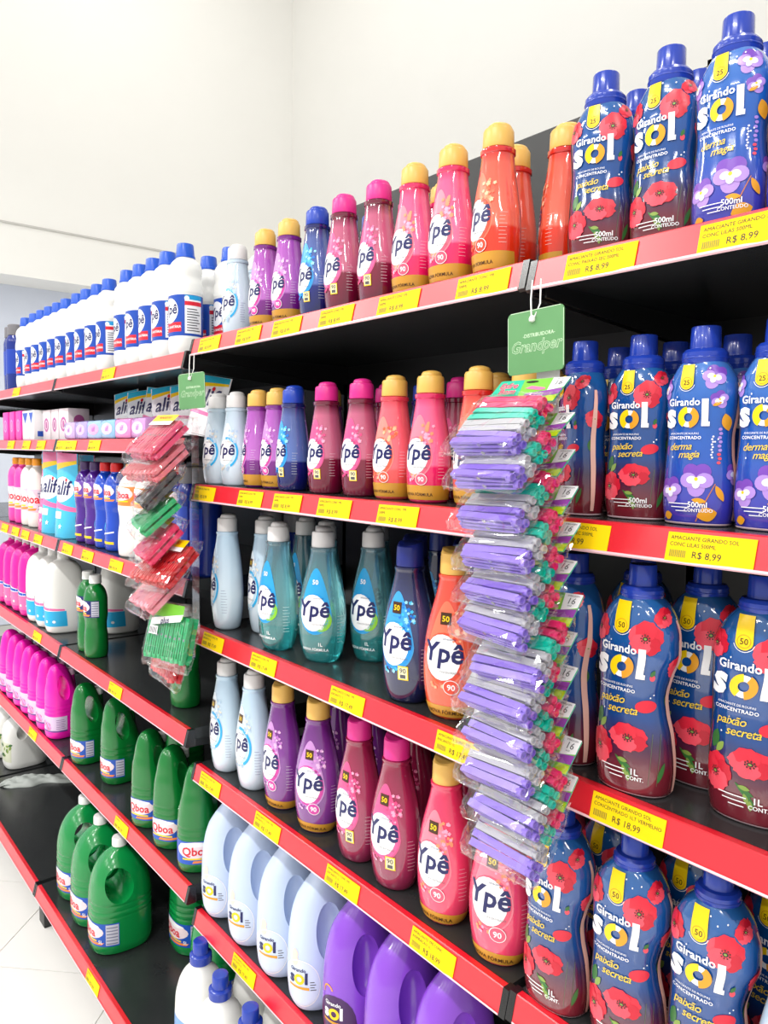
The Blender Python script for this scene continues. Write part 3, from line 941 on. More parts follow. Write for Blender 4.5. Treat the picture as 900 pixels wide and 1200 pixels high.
def cut_grips(me, y, z, ry, rz, a, depth):
    """press a smooth finger hollow into both sides, leaving a web between them"""
    for sg in (1, -1):
        bm = bmesh.new()
        bmesh.ops.create_uvsphere(bm, u_segments=32, v_segments=18, radius=1.0)
        bmesh.ops.scale(bm, vec=(depth, ry, rz), verts=bm.verts[:])
        bmesh.ops.translate(bm, vec=(sg * a, y, z), verts=bm.verts[:])
        cm = bpy.data.meshes.new('cutter'); bm.to_mesh(cm); bm.free()
        co, bo = bpy.data.objects.new('cutter', cm), bpy.data.objects.new('blank', me)
        COL.objects.link(co); COL.objects.link(bo)
        md = bo.modifiers.new('grip', 'BOOLEAN')
        md.object, md.operation, md.solver = co, 'DIFFERENCE', 'EXACT'
        me = bpy.data.meshes.new_from_object(bo.evaluated_get(bpy.context.evaluated_depsgraph_get()))
        bpy.data.objects.remove(co); bpy.data.objects.remove(bo)
    for p in me.polygons: p.use_smooth = True
    me.set_sharp_from_angle(angle=R(60))
    me.name = 'body'
    return me
def grooves(rows, zs, d=.0016):
    out = list(rows)
    for z in zs:
        r0 = interp([tuple(r) + (0.0,) * (4 - len(r)) for r in rows], z)
        ra = interp([tuple(r) + (0.0,) * (4 - len(r)) for r in rows], z - .0045)
        rb = interp([tuple(r) + (0.0,) * (4 - len(r)) for r in rows], z + .0045)
        out += [(z - .0045, *ra), (z, r0[0] - d, r0[1] - d, r0[2]), (z + .0045, *rb)]
    return sorted([tuple(r) + (0.0,) * (4 - len(r)) for r in out])
GREEN = mat('green_hdpe', (8, 138, 66), .24, coat=.3)
GREEND = mat('green_hdpe_dark', (6, 116, 46), .24, coat=.3)
MAG = mat('magenta_hdpe', (246, 22, 178), .28)
WCAP = mat('white_screw_cap', (240, 240, 238), .4)
LBLUE = mat('boa_blue', (20, 84, 190), .3)
LNAVY = mat('boa_navy', (24, 30, 110), .3)
ORANGE = mat('boa_orange', (250, 140, 60), .3)
PALEP = mat('boa_pale', (246, 224, 230), .3)
LILACP = mat('lilac_label', (224, 200, 232), .35)
def boa_label(S, z0, z1, w_, k, text='Qboa', under=None, ground=None, side=True):
    h = z1 - z0
    p = Print()
    p.rect(-w_, w_, z0, z1, ground or LBLUE, 0)
    p.disc(-.002, z0 + .62 * h, w_ * .62, .36 * h, PALEP, 1)
    p.disc(-.002, z0 + .86 * h, w_ * .50, .10 * h, WHITE, 2)
    p.rect(-w_ * .42, w_ * .40, z0 + .20 * h, z0 + .27 * h, YELLOW, 2)
    p.poly([(-w_ * .1, z0 + .05 * h), (w_ * .55, z0 + .08 * h), (w_ * .62, z0 + .18 * h), (-w_ * .05, z0 + .15 * h)], ORANGE, 2)
    if side:
        p.rect(w_ * .66, w_ * .98, z0 + .06 * h, z1 - .05 * h, mat('label_silver', (206, 206, 220), .35), 1)
        for i in range(6):
            p.rect(w_ * .68, w_ * .96, z0 + (.10 + .14 * i) * h, z0 + (.15 + .14 * i) * h, mat('label_lines', (130, 132, 160), .4), 2)
    lab = k.add('label', p.wrap(S, 'label', maxlen=.009), label='blue printed label')
    t = Print()
    fs = .48 * h
    t.text(text, 0, z0 + .40 * h, fs * 1.06, WHITE, 3, bold=.055)
    t.text(text, 0, z0 + .40 * h, fs * 1.06, REDP, 4, bold=.028)
    k.add('brand_lettering', t.wrap(S, 'brand_lettering', maxlen=.008), lab)
def make_jug5():
    S = Shape(grooves([(0, .064, .076), (.006, .073, .087), (.03, .078, .092), (.10, .078, .092), (.17, .077, .090), (.205, .0735, .085), (.235, .067, .076), (.262, .055, .062), (.282, .040, .044), (.294, .026, .027), (.301, .020, .020), (.312, .019, .019)], (.118, .136, .154)), 2.5)
    k = Kind('bleach_jug', 'jug', 'large green bleach jug with white cap')
    k.add('body', cut_hole(S.body('body', GREEN, 44, 52), -.022, .212, .034, .047, .085, tilt=.16))
    k.add('cap', lathe('cap', [(.0215, .305), (.022, .307), (.0215, .326), (.0195, .330), (.012, .3305)], WCAP, 36, ridges=.03))
    boa_label(S, .034, .104, .115, k)
    t = Print(); t.text('5L', .060, .044, .014, WHITE, 5, bold=.02)
    k.add('volume_lettering', t.wrap(S, 'volume_lettering'))
    return k
K['jug5'] = make_jug5()
JROWS = [(0, .042, .050), (.005, .049, .057), (.025, .0525, .061), (.09, .0525, .061), (.14, .051, .0595), (.175, .046, .0545), (.205, .039, .047), (.235, .032, .040), (.258, .025, .031), (.270, .017, .021), (.276, .008, .010)]
def make_jug2(col, kind, look):
    S = Shape(grooves(JROWS, (.098, .112, .126) if kind == 'pink' else (.10, .118)), 2.5)
    S.lean = [(0, 0.0), (.13, 0.0), (.2, -.008), (.276, -.014)]
    k = Kind('cleaner_jug', 'jug', look)
    k.add('body', cut_hole(S.body('body', col, 44, 48), -.014, .194, .0195, .043, .06, tilt=.10))
    k.add('spout', lathe('spout', [(.021, .17), (.019, .20), (.0165, .215), (.016, .232)], col, 24, cy=.032))
    k.add('cap', lathe('cap', [(.0185, .228), (.019, .230), (.0185, .247), (.0165, .250), (.010, .2505)], WCAP if kind != 'pink' else mat('pink_cap', (250, 200, 230), .4), 28, cy=.032, ridges=.03))
    if kind == 'boa':
        boa_label(S, .028, .088, .080, k)
    else:
        p = Print()
        p.rect(-.085, .085, .030, .088, LILACP, 0)
        p.rect(-.085, .085, .030, .036, mat('lilac_deep', (120, 60, 150), .35), 1)
        lab = k.add('label', p.wrap(S, 'label', maxlen=.009), label='pale lilac floral label')
        f_ = Print()
        rng = random.Random(4)
        flower_cluster(f_, .0, .054, .026, .016, [PETAL[2], PINKF[0], LILF[0]], 22, rng, layer=1, rmin=.004, rmax=.009)
        for i in range(6):
            f_.rect(.046, .078 - .004 * (i % 2), .042 + i * .0065, .044 + i * .0065, mat('lilac_line', (150, 110, 170), .4), 1)
        k.add('flower_print', f_.wrap(S, 'flower_print', maxlen=.009), lab)
    return k
K['jug2'] = make_jug2(GREEND, 'boa', 'green bleach jug with hand hole')
K['pinkjug'] = make_jug2(MAG, 'pink', 'magenta cleaner jug with floral label')
def make_soljug(col, look, purple):
    S = Shape([(0, .034, .050), (.006, .043, .062), (.03, .0495, .072), (.08, .0515, .0755), (.14, .0505, .074), (.19, .0475, .068), (.225, .041, .058), (.25, .032, .042), (.268, .025, .026), (.276, .021, .021), (.285, .0205, .0205)], 2.3)
    k = Kind('softener_jug', 'jug', look)
    k.add('body', cut_grips(S.body('body', col, 40, 48), -.008, .172, .028, .060, .050, .034))
    k.add('cap', lathe('cap', [(.025, .277), (.0255, .280), (.025, .292), (.021, .295), (.0195, .312), (.012, .3125)], SOLCAP, 32))
    p = Print()
    if purple:
        p.disc(-.004, .062, .044, .052, mat('soljug_dark', (70, 30, 90), .3), 0)
        p.ring(-.02, .118, .010, .013, AMBER[0], 1, n=16, a0=.3, a1=3.6)
    else:
        p.ring(-.004, .068, .0415, .0432, WHITE, 1, n=40, sz=1.16)
        p.disc(-.004, .068, .0413, .048, mat('soljug_label', (214, 226, 246), .3), 0)
        p.disc(-.016, .116, .009, .012, mat('baby_face', (250, 214, 200), .4), 1)
        p.leaf(-.016, .118, .022, .008, 1.57, mat('baby_face', (250, 214, 200), .4), 1)
        for i in range(4):
            p.rect(.018, .030 - .003 * (i % 2), .056 + i * .0055, .0578 + i * .0055, GREYP, 2)
    for it in p.items: it[0][:] = [(x + .036, z) for x, z in it[0]]
    lab = k.add('label', p.wrap(S, 'label'), label='printed oval label')
    t = Print()
    tm = WHITE if purple else NAVY
    t.text('Girando', -.008, .094, .0105, tm, 4, bold=.02)
    t.text('s', -.0215, .070, .032, tm, 4, bold=.04)
    t.text('l', .0105, .070, .032, tm, 4, bold=.045)
    t.ring(-.0045, .0780, .0056, .0112, YELLOW, 4, n=24)
    t.poly([(-.030, .060), (.016, .056), (.016, .062), (-.030, .064)], AMBER[0], 3)
    for it in t.items: it[0][:] = [(x + .036, z) for x, z in it[0]]
    k.add('brand_lettering', t.wrap(S, 'brand_lettering'), lab)
    return k
K['babyjug'] = make_soljug(mat('pale_blue_hdpe', (200, 216, 244), .3), 'pale blue softener jug with finger hollows', False)
K['purplejug'] = make_soljug(mat('violet_hdpe', (138, 72, 206), .24, coat=.4), 'violet softener jug with finger hollows', True)
def make_whitejug():
    S = Shape([(0, .052, .046), (.006, .060, .054), (.03, .064, .058), (.12, .064, .058), (.19, .062, .056), (.23, .054, .049), (.255, .042, .039), (.272, .027, .026), (.280, .022, .022), (.290, .0215, .0215)], 2.3)
    k = Kind('detergent_jug', 'jug', 'white detergent jug with blue cap')
    k.add('body', S.body('body', HDPE_W, 36))
    k.add('cap', lathe('cap', [(.0262, .281), (.0268, .284), (.0262, .299), (.0225, .302), (.0190, .303), (.0180, .330), (.0165, .332), (.012, .3325)], SOLCAP, 32))
    p = Print(); p.rect(-.05, .05, .05, .16, mat('detergent_label', (120, 170, 225), .3), 0); p.disc(0, .105, .036, .036, WHITE, 1)
    lab = k.add('label', p.wrap(S, 'label', maxlen=.01))
    return k
K['whitejug'] = make_whitejug()
# ---- tall alif jugs
CY = mat('alif_cyan', (40, 178, 232), .35)
PK = mat('alif_pink', (244, 110, 170), .35)
def make_alifjug(col, look, pink):
    S = Shape([(0, .044, .052), (.005, .051, .062), (.03, .055, .068), (.12, .056, .070), (.19, .054, .068), (.235, .047, .060), (.262, .036, .040), (.272, .022, .022), (.284, .020, .020)], 2.9)
    k = Kind('laundry_jug', 'jug', look)
    k.add('body', S.body('body', col, 36))
    k.add('cap', lathe('cap', [(.0215, .277), (.022, .279), (.0215, .300), (.020, .303), (.012, .3035)], WCAP, 28, ridges=.03))
    p = Print()
    p.rect(-.105, .105, .028, .085, PK if pink else CY, 0)
    p.poly([(-.105, .085), (.105, .085), (.105, .094), (.05, .098), (0, .108), (-.105, .112)], mat('alif_white', (246, 238, 246), .35), 0)
    p.poly([(-.03, .092), (.03, .088), (.10, .086), (.10, .092), (.03, .098), (-.03, .104)], (LBLUE if pink else PK), 1)
    lab = k.add('label', p.wrap(S, 'label', maxlen=.009), label='printed wave label')
    t = Print()
    t.text('alif', -.03, .085, .046, WHITE, 2, bold=.05)
    t.text('alif', -.03, .085, .046, NAVY, 3, bold=.02)
    t.disc(.030, .046, .006, .005, WHITE, 2)
    t.disc(.060, .046, .006, .005, WHITE, 2)
    t.rect(-.045, -.012, .060, .076, WHITE, 2)
    k.add('brand_lettering', t.wrap(S, 'brand_lettering', maxlen=.009), lab)
    return k
K['whitealif'] = make_alifjug(HDPE_W, 'white laundry jug with sky blue label', False)
K['pinkalif'] = make_alifjug(mat('pink_hdpe', (240, 26, 160), .3), 'hot pink laundry jug with pink label', True)
# ---- waisted cleaner bottles
def make_boa(body, cap_m, look, ground, low=False, W=1.0, lz=(.135, .190)):
    S = Shape([(0, .036 * W, .031 * W), (.004, .041 * W, .036 * W), (.03, .0435 * W, .038 * W), (.07, .042 * W, .037 * W), (.10, .0385 * W, .034 * W), (.118, .039 * W, .0345 * W), (.14, .0425 * W, .0375 * W), (.19, .0425 * W, .0375 * W), (.215, .036 * W, .033 * W),
               (.232, .024 * W, .024 * W), (.239, .0175, .0175), (.250, .017, .017)], 2.2)
    k = Kind('cleaner_bottle', 'bottle', look)
    k.add('body', S.body('body', body, 36))
    k.add('cap', lathe('cap', [(.0195, .243), (.020, .245), (.0193, .266), (.0175, .270), (.010, .2705)], cap_m, 28, ridges=.03))
    boa_label(S, lz[0], lz[1], .072, k, ground=ground)
    if low:
        p = Print()
        p.disc(-.012, .075, .012, .012, mat('low_cyan', (30, 170, 235), .3), 1)
        p.rect(-.04, .04, .022, .030, YELLOW, 1)
        p.poly([(-.04, .045), (.04, .058), (.04, .062), (-.04, .050)], WHITE, 1)
        p.text('ÁLCOOL', .0, .034, .011, WHITE, 2, bold=.02) if False else None
        k.add('lower_print', p.wrap(S, 'lower_print', maxlen=.008))
    return k
K['boagreen'] = make_boa(GREEND, WCAP, 'green waisted bleach bottle with white cap', LNAVY)
K['boapurple'] = make_boa(mat('purple_pet', (76, 30, 140), .1, coat=.3), mat('plum_cap', (70, 44, 96), .35), 'purple waisted cleaner bottle with plum cap', mat('boa_violet', (110, 70, 170), .3), True, lz=(.150, .205))
K['boablue'] = make_boa(mat('royal_pet', (18, 70, 190), .1, coat=.3), mat('red_cap', (214, 26, 30), .35), 'royal blue waisted cleaner bottle with red cap', mat('boa_royal', (30, 80, 200), .3), True, lz=(.150, .205))
K['boawhite'] = make_boa(HDPE_W, mat('orange_cap', (250, 160, 20), .35), 'white waisted cleaner bottle with orange cap', ORANGE, False, W=1.05, lz=(.150, .205))
K['softwhite'] = make_boa(mat('ivory_hdpe', (236, 232, 226), .4), mat('orange_cap', (250, 160, 20), .35), 'ivory bottle with orange cap and pink flower', mat('pale_pink', (240, 200, 215), .35), False, lz=(.06, .15))
K['softpink'] = make_boa(mat('rose_hdpe', (242, 70, 170), .35), mat('orange_cap', (250, 160, 20), .35), 'rose pink bottle with orange cap', mat('pale_pink', (240, 200, 215), .35), False, lz=(.06, .15))
def make_navy():
    S = Shape([(0, .036, .033), (.004, .040, .037), (.1, .041, .038), (.2, .041, .038), (.222, .034, .032), (.232, .028, .028), (.236, .0275, .0275)], 2.2)
    k = Kind('cleaner_bottle', 'bottle', 'plain navy bottle with grey cap')
    k.add('body', S.body('body', mat('navy_pet', (12, 40, 130), .2, coat=.2), 20))
    k.add('cap', lathe('cap', [(.033, .228), (.0335, .230), (.033, .268), (.030, .272), (.012, .2725)], mat('grey_cap', (120, 118, 122), .4), 28))
    p = Print(); p.rect(-.035, .035, .07, .17, mat('navy_label', (20, 60, 170), .3), 0)
    k.add('label', p.wrap(S, 'label', maxlen=.009))
    return k
K['navy'] = make_navy()
def make_gallon():
    S = Shape([(0, .055, .075), (.006, .066, .088), (.03, .071, .094), (.16, .071, .094), (.2, .066, .086), (.225, .05, .06), (.24, .028, .03), (.247, .021, .021), (.258, .02, .02)], 3.0)
    k = Kind('soap_gallon', 'jug', 'white soap gallon with green leaf label')
    k.add('body', cut_hole(S.body('body', HDPE_W, 36, 44), -.03, .175, .020, .030, .08))
    k.add('cap', lathe('cap', [(.0225, .250), (.0225, .270), (.020, .274), (.01, .2745)], WCAP, 28, ridges=.03))
    p = Print(); p.rect(-.06, .06, .04, .13, mat('gallon_label', (222, 226, 200), .4), 0)
    rng = random.Random(2)
    for i in range(16):
        p.leaf(-.05 + .1 * rng.random(), .05 + .07 * rng.random(), .022, .006, rng.random() * 6, LEAFG[i % 2], 1 + i % 3)
    k.add('label', p.wrap(S, 'label', maxlen=.01), label='leafy green label')
    return k
K['gallon'] = make_gallon()

# ---- stand-up pouches, cartons
class PouchShape:
    def __init__(s, w_, h, t): s.w, s.h, s.t = w_, h, t
    def half(s, z):
        q = z / s.h
        return s.w / 2 * (1 - .05 * math.sin(math.pi * min(1, q)))
    def thick(s, z):
        q = min(1.0, max(0.0, z / s.h))
        return s.t / 2 * (1 - q) ** .75 * (.9 + .1 * math.cos(3 * q)) + .0015
    def P(s, d, z, off=0.0):
        hw = s.half(z)
        u = max(-1, min(1, d / hw))
        dd = d if abs(d) <= hw else math.copysign(hw, d)
        wr = .0012 * math.sin(55 * z + 3 * u) * (1 - u * u)
        return Vector((dd, -(s.thick(z) * (1 - abs(u) ** 2.6) + wr) - off - .0006, z))
    def body(s, name, m):
        nx, nz, v, f = 14, 22, [], []
        for side in (1, -1):
            for j in range(nz + 1):
                z = s.h * j / nz
                for i in range(nx + 1):
                    u = -1 + 2 * i / nx
                    p = s.P(u * s.half(z) * .9999, z, -.0006)
                    v.append((p.x, p.y * side - (.0006 if side == 1 else -.0006), z))
        o = (nx + 1) * (nz + 1)
        for j in range(nz):
            for i in range(nx):
                a = j * (nx + 1) + i
                f.append((a, a + 1, a + nx + 2, a + nx + 1))
                f.append((o + a, o + a + nx + 1, o + a + nx + 2, o + a + 1))
            a, b = j * (nx + 1), (j + 1) * (nx + 1)
            f.append((a, b, o + b, o + a))
            a, b = a + nx, b + nx
            f.append((a, o + a, o + b, b))
        for i in range(nx):
            f.append((i, o + i, o + i + 1, i + 1))
            a = nz * (nx + 1) + i
            f.append((a, a + 1, o + a + 1, o + a))
        return new_mesh(name, v, f, [m], smooth=True, sharp=50)
def make_pouch(w_, h, t_, top, low, look, txt='alif', name='refill_pouch'):
    S = PouchShape(w_, h, t_)
    k = Kind(name, 'pouch', look)
    k.add('body', S.body('body', mat(look[:18] + '_film', low, .22, coat=.2)))
    p = Print()
    hw = w_ * .475
    p.rect(-hw * .98, hw * .98, h * .86, h * .995, mat(look[:18] + '_top', top, .25), 0)
    p.poly([(-hw * .97, h * .78), (hw * .97, h * .86), (hw * .97, h * .90), (-hw * .97, h * .86)], YELLOW, 1)
    p.poly([(-hw * .97, h * .36), (hw * .97, h * .30), (hw * .97, h * .35), (-hw * .97, h * .44)], PK, 1)
    p.disc(-.005, h * .56, hw * .92, h * .15, WHITE, 1)
    p.rect(-hw * .8, hw * .1, h * .22, h * .30, mat('alif_white', (246, 238, 246), .35), 1)
    lab = k.add('label', p.wrap(S, 'label', maxlen=.012), label='printed front panel')
    t = Print()
    t.text(txt, 0, h * .50, w_ * .50, NAVY, 3, bold=.02, shear=.1)
    t.disc(w_ * .135, h * .50 + w_ * .37, w_ * .045, w_ * .045, REDP, 3)
    pts = []
    for i in range(10):
        a, q = math.pi / 2 + math.pi * i / 5, (w_ * .075 if i % 2 == 0 else w_ * .03)
        pts.append((w_ * .06 + q * math.cos(a), h * .13 + q * math.sin(a)))
    t.poly(pts, WHITE, 3)
    k.add('brand_lettering', t.wrap(S, 'brand_lettering', maxlen=.012), lab)
    return k
K['pouchcyan'] = make_pouch(.140, .300, .075, (244, 130, 180), (70, 190, 230), 'sky blue refill pouch with yellow stripe')
K['pouchpink'] = make_pouch(.130, .290, .070, (60, 180, 225), (240, 90, 160), 'pink refill pouch with blue top')
K['sachetcyan'] = make_pouch(.115, .150, .055, (40, 184, 220), (250, 250, 252), 'white sachet with turquoise top')
K['sachetpink'] = make_pouch(.115, .150, .055, (236, 40, 120), (252, 248, 250), 'white sachet with magenta top')
for q_ in ('sachetcyan', 'sachetpink'): K[q_].leanback = R(-8)
def make_box(w_, d_, h, col, print_col, look, heart=True, cat='box', name='soap_carton', txt=None):
    k = Kind(name, cat, look)
    k.add('body', box_mesh('body', -w_ / 2, w_ / 2, -d_ / 2, d_ / 2, 0, h, mat(look + '_card', col, .4), .003))
    p = Print()
    S = Flat(-d_ / 2)
    if heart:
        p.ring(0, h * .5, w_ * .20, w_ * .30, mat(look + '_ink', print_col, .4), 0, n=20)
        p.text('S', 0, h * .42, h * .26, mat(look + '_ink', print_col, .4), 1, bold=.02) if False else p.disc(0, h * .5, w_ * .1, h * .12, mat(look + '_ink', print_col, .4), 1)
    else:
        p.poly([(-w_ * .42, h * .92), (w_ * .42, h * .92), (0, h * .55)], mat(look + '_ink', print_col, .4), 0)
    k.add('front_print', p.wrap(S, 'front_print', base=.0006, curved=False))
    S2 = Flat(side=w_ / 2)
    p = Print()
    p.rect(-d_ * .4, d_ * .4, h * .12, h * .3, mat(look + '_ink', print_col, .4), 0)
    p.disc(0, h * .62, d_ * .25, h * .18, mat(look + '_ink', print_col, .4), 0)
    k.add('side_print', p.wrap(S2, 'side_print', base=.0006, curved=False))
    return k
K['boxpink'] = make_box(.085, .13, .115, (240, 50, 170), (250, 150, 210), 'hot pink soap carton')
K['boxwhite'] = make_box(.075, .13, .112, (240, 240, 242), (30, 80, 190), 'white soap carton with blue triangle', heart=False)
K['boxrose'] = make_box(.085, .075, .110, (238, 226, 230), (190, 90, 160), 'pale rose soap carton with heart')
WIPE = []
for i, (c1, c2, nm) in enumerate((((196, 170, 222), (226, 210, 240), 'lilac'), ((176, 160, 226), (220, 190, 236), 'violet'), ((160, 196, 236), (236, 170, 210), 'sky blue'), ((140, 190, 230), (240, 200, 226), 'pale blue'), ((222, 140, 200), (246, 210, 232), 'rose'), ((206, 150, 214), (250, 220, 240), 'mauve'))):
    kk = Kind('soap_pack', 'pack', '%s wrapped soap pack lying flat' % nm)
    kk.add('body', box_mesh('body', -.056, .056, -.04, .04, 0, .058, mat('wrap_%d' % i, c1, .15, coat=.4), .010))
    pp = Print()
    pp.disc(0, .030, .042, .017, mat('wrapp_%d' % i, c2, .25), 0)
    pp.text('alif', 0, .024, .022, mat('wrapt_%d' % i, (170, 90, 190), .3), 1, bold=.02)
    kk.add('front_print', pp.wrap(Flat(-.04), 'front_print', base=.0006, curved=False))
    K['wipe%d' % i] = kk
    WIPE.append('wipe%d' % i)

# ------------------------------------------------------------------ putting the products on the shelves
SHELFNAME = ['top', 'second', 'third', 'fourth', 'fifth', 'bottom']
BAYNAME = dict(m='middle', r='right', l='left', f='far-left')
ORD = ['leftmost', 'second', 'third', 'fourth', 'fifth', 'sixth', 'seventh', 'eighth', 'ninth', 'tenth', 'eleventh', 'twelfth']
def fill(bay_, idx, row, items):
    """items: (kind, x, y, rotation in degrees); counted from the left per look to word the labels"""
    z = ZC + SH['l' if bay_ in 'lf' else bay_][idx]
    rng = random.Random(hash((bay_, idx, row)) % 1 + idx * 31 + ord(bay_) + len(row))
    looks = {}
    for it in sorted(items, key=lambda q: q[1]):
        looks.setdefault(K[it[0]].look, []).append(it)
    for it in items:
        k = K[it[0]]
        same = looks[k.look]
        n = same.index(it)
        where = '%s row, %s shelf, %s bay' % (row, SHELFNAME[idx], BAYNAME[bay_])
        if len(same) > 1:
            w_ = 'leftmost' if n == 0 else ('rightmost' if n == len(same) - 1 else ORD[n] + ' from left')
            lab = '%s, %s, %s' % (k.look, w_, where)
        else:
            lab = '%s, %s' % (k.look, where)
        tilt = rng.choice((-1, 1)) * rng.uniform(.06, .16) if 'sachet' in it[0] else 0.0
        o = k.place(it[1], it[2], z + abs(tilt) * .055, it[3] + rng.uniform(-3, 3), ry=tilt)
        tag(o, lab, k.cat, '%s on the %s shelf of the %s bay' % (k.name.replace('_', ' ') + 's', SHELFNAME[idx], BAYNAME[bay_]))

# top shelf
fill('m', 0, 'front', [('baby5', .075, .075, 10), ('purple5', .225, .060, 2), ('purple5', .321, .059, 0), ('blue5', .423, .059, 0), ('wine5', .516, .055, 0), ('wine5', .615, .057, 0),
                       ('pink5', .715, .052, 0), ('pink5', .811, .046, 0), ('coral5', .907, .042, -12), ('coral5', .970, .115, -60)])
fill('m', 0, 'back', [('baby5', .02, .16, 0), ('blue5', .47, .16, 0), ('wine5', .58, .16, 0), ('pink5', .68, .15, 0), ('coral5', .872, .120, -10)])
fill('r', 0, 'front', [('poppy5', 1.074, .060, 16), ('poppy5', 1.161, .066, 8), ('pansy5', 1.245, .060, 4), ('pansy5', 1.330, .060, 4)])
fill('r', 0, 'back', [('poppy5', 1.074, .135, 0), ('poppy5', 1.155, .145, 0), ('pansy5', 1.238, .145, 0), ('pansy5', 1.325, .145, 0)])
fill('l', 0, 'front', [('bleach', x, .048, -4 if i % 3 else 6) for i, x in enumerate((-.144, -.250, -.340, -.432, -.525, -.675, -.775, -.875, -.968))])
fill('l', 0, 'back', [('bleach', -.10, .15, 5), ('bleach', -.22, .15, 5)])
fill('f', 0, 'front', [('bleach', x, .048, -4 if i % 3 else 6) for i, x in enumerate((-1.085, -1.181, -1.28, -1.38, -1.475, -1.60))])
fill('f', 0, 'middle', [('navy', -1.76, .05, 30), ('navy', -1.85, .06, 0)])
# second shelf
fill('m', 1, 'front', [('baby5', .025, .050, 6), ('baby5', .103, .056, 12), ('purple5', .190, .062, -30), ('purple5', .268, .064, 0), ('blue5', .345, .056, -6), ('wine5', .463, .056, 4), ('wine5', .566, .062, 4),
                       ('salmon5', .660, .062, 2), ('pink5', .758, .056, 6), ('coral5', .862, .060, 0), ('coral5', .945, .075, 0)])
fill('m', 1, 'back', [('purple5', .345, .150, 0), ('wine5', .52, .16, 0), ('blue5', .62, .17, 0), ('wine5', .72, .16, 0), ('coral5', .82, .150, 0), ('salmon5', .92, .160, 0)])
fill('r', 1, 'front', [('poppy5', 1.052, .066, -34), ('poppy5', 1.136, .072, 6), ('pansy5', 1.222, .064, 4), ('pansy5', 1.307, .068, 2)])
fill('r', 1, 'back', [('poppy5', 1.050, .150, 0), ('poppy5', 1.132, .155, 0), ('pansy5', 1.218, .150, 0), ('pansy5', 1.303, .155, 0)])
# third shelf
fill('m', 2, 'front', [('baby1', .062, .054, -18), ('teal1', .295, .052, 4), ('teal1', .430, .074, 30), ('blue1', .722, .050, 12), ('coral1', .826, .054, 20)])
fill('m', 2, 'back', [('baby1', .150, .105, -14), ('teal1', .330, .150, 0), ('teal1', .487, .158, 14), ('blue1', .650, .125, 8), ('teal1', .400, .24, 0), ('blue1', .755, .15, 0), ('teal1', .222, .170, 0)])
fill('m', 2, 'rear', [('navy', .03, .20, 0), ('navy', .125, .21, 0), ('blue1', .60, .24, 0)])
fill('r', 2, 'front', [('poppy1', 1.052, .062, -30), ('poppy1', 1.165, .044, 8), ('poppy1', 1.296, .082, 8)])
fill('r', 2, 'back', [('poppy1', 1.100, .150, 0), ('poppy1', 1.205, .128, 2), ('poppy1', 1.33, .18, 0)])
# fourth shelf
fill('m', 3, 'front', [('baby1', .066, .050, -8), ('baby1', .192, .052, -4), ('purple1', .312, .054, 0), ('purple1', .443, .056, 26), ('wine1', .580, .056, 4), ('wine1', .693, .052, 10), ('pink1', .818, .053, 10), ('pink1', .943, .050, 16)])
fill('m', 3, 'back', [('purple1', .39, .15, 0), ('wine1', .635, .150, 6), ('wine1', .755, .150, 6), ('pink1', .885, .150, 8), ('pink1', .986, .150, 8), ('purple1', .50, .16, 0)])
fill('r', 3, 'front', [('poppy1', 1.060, .040, 2), ('poppy1', 1.167, .048, 6), ('poppy1', 1.272, .058, 6), ('baby1', 1.378, .052, 0)])
fill('r', 3, 'back', [('poppy1', 1.085, .130, 0), ('poppy1', 1.205, .140, 0), ('poppy1', 1.315, .150, 0)])
# fifth shelf
fill('m', 4, 'front', [('babyjug', .052, .072, -14), ('babyjug', .187, .072, -12), ('babyjug', .318, .072, -10), ('babyjug', .444, .072, -8), ('purplejug', .572, .072, -14), ('purplejug', .700, .072, -14), ('purplejug', .830, .072, -14)])
# bottom shelf
fill('m', 5, 'front', [('whitejug', .068, -.022, 10), ('whitejug', .203, -.040, 10), ('whitejug', .335, -.038, 10)])
fill('m', 5, 'back', [('whitejug', .13, .10, 10), ('whitejug', .27, .10, 10)])
# left bays
fill('l', 1, 'front', [(WIPE[i % 6], -.935 + i * .118, .040, 0) for i in range(6)])
fill('l', 1, 'back', [('sachetcyan', -.74, .118, 22), ('sachetcyan', -.63, .118, 26), ('sachetpink', -.53, .118, 20), ('sachetpink', -.42, .118, 26), ('sachetpink', -.31, .118, 22), ('sachetpink', -.20, .118, 24), ('sachetpink', -.083, .062, 22)])
fill('f', 1, 'front', [('boxrose', -1.10, .07, 6), ('boxrose', -1.20, .07, 0), ('boxrose', -1.30, .07, 0), ('boxwhite', -1.395, .07, 0), ('boxwhite', -1.48, .07, 0), ('boxpink', -1.58, .07, 0), ('boxpink', -1.68, .07, 0), ('boxpink', -1.78, .07, 0)])
fill('l', 2, 'front', [('boapurple', -.935, .055, -10), ('boapurple', -.840, .055, -6), ('boablue', -.745, .055, -8), ('boablue', -.650, .055, -6), ('boawhite', -.50, .045, 10), ('boawhite', -.39, .050, 0)])
fill('l', 2, 'back', [('boablue', -.30, .10, 0), ('navy', -.06, .06, 0), ('navy', -.16, .07, 0)])
fill('f', 2, 'front', [('pouchcyan', -1.105, .045, 14), ('pouchpink', -1.19, .140, 6), ('pouchcyan', -1.285, .050, 16), ('pouchpink', -1.39, .060, 6), ('softwhite', -1.51, .055, 0), ('softwhite', -1.61, .055, 0), ('softpink', -1.71, .055, 0), ('softpink', -1.81, .055, 0)])
fill('l', 3, 'front', [('boagreen', -.825, .042, -12), ('boagreen', -.918, .050, -10), ('boagreen', -.195, .065, 0)])
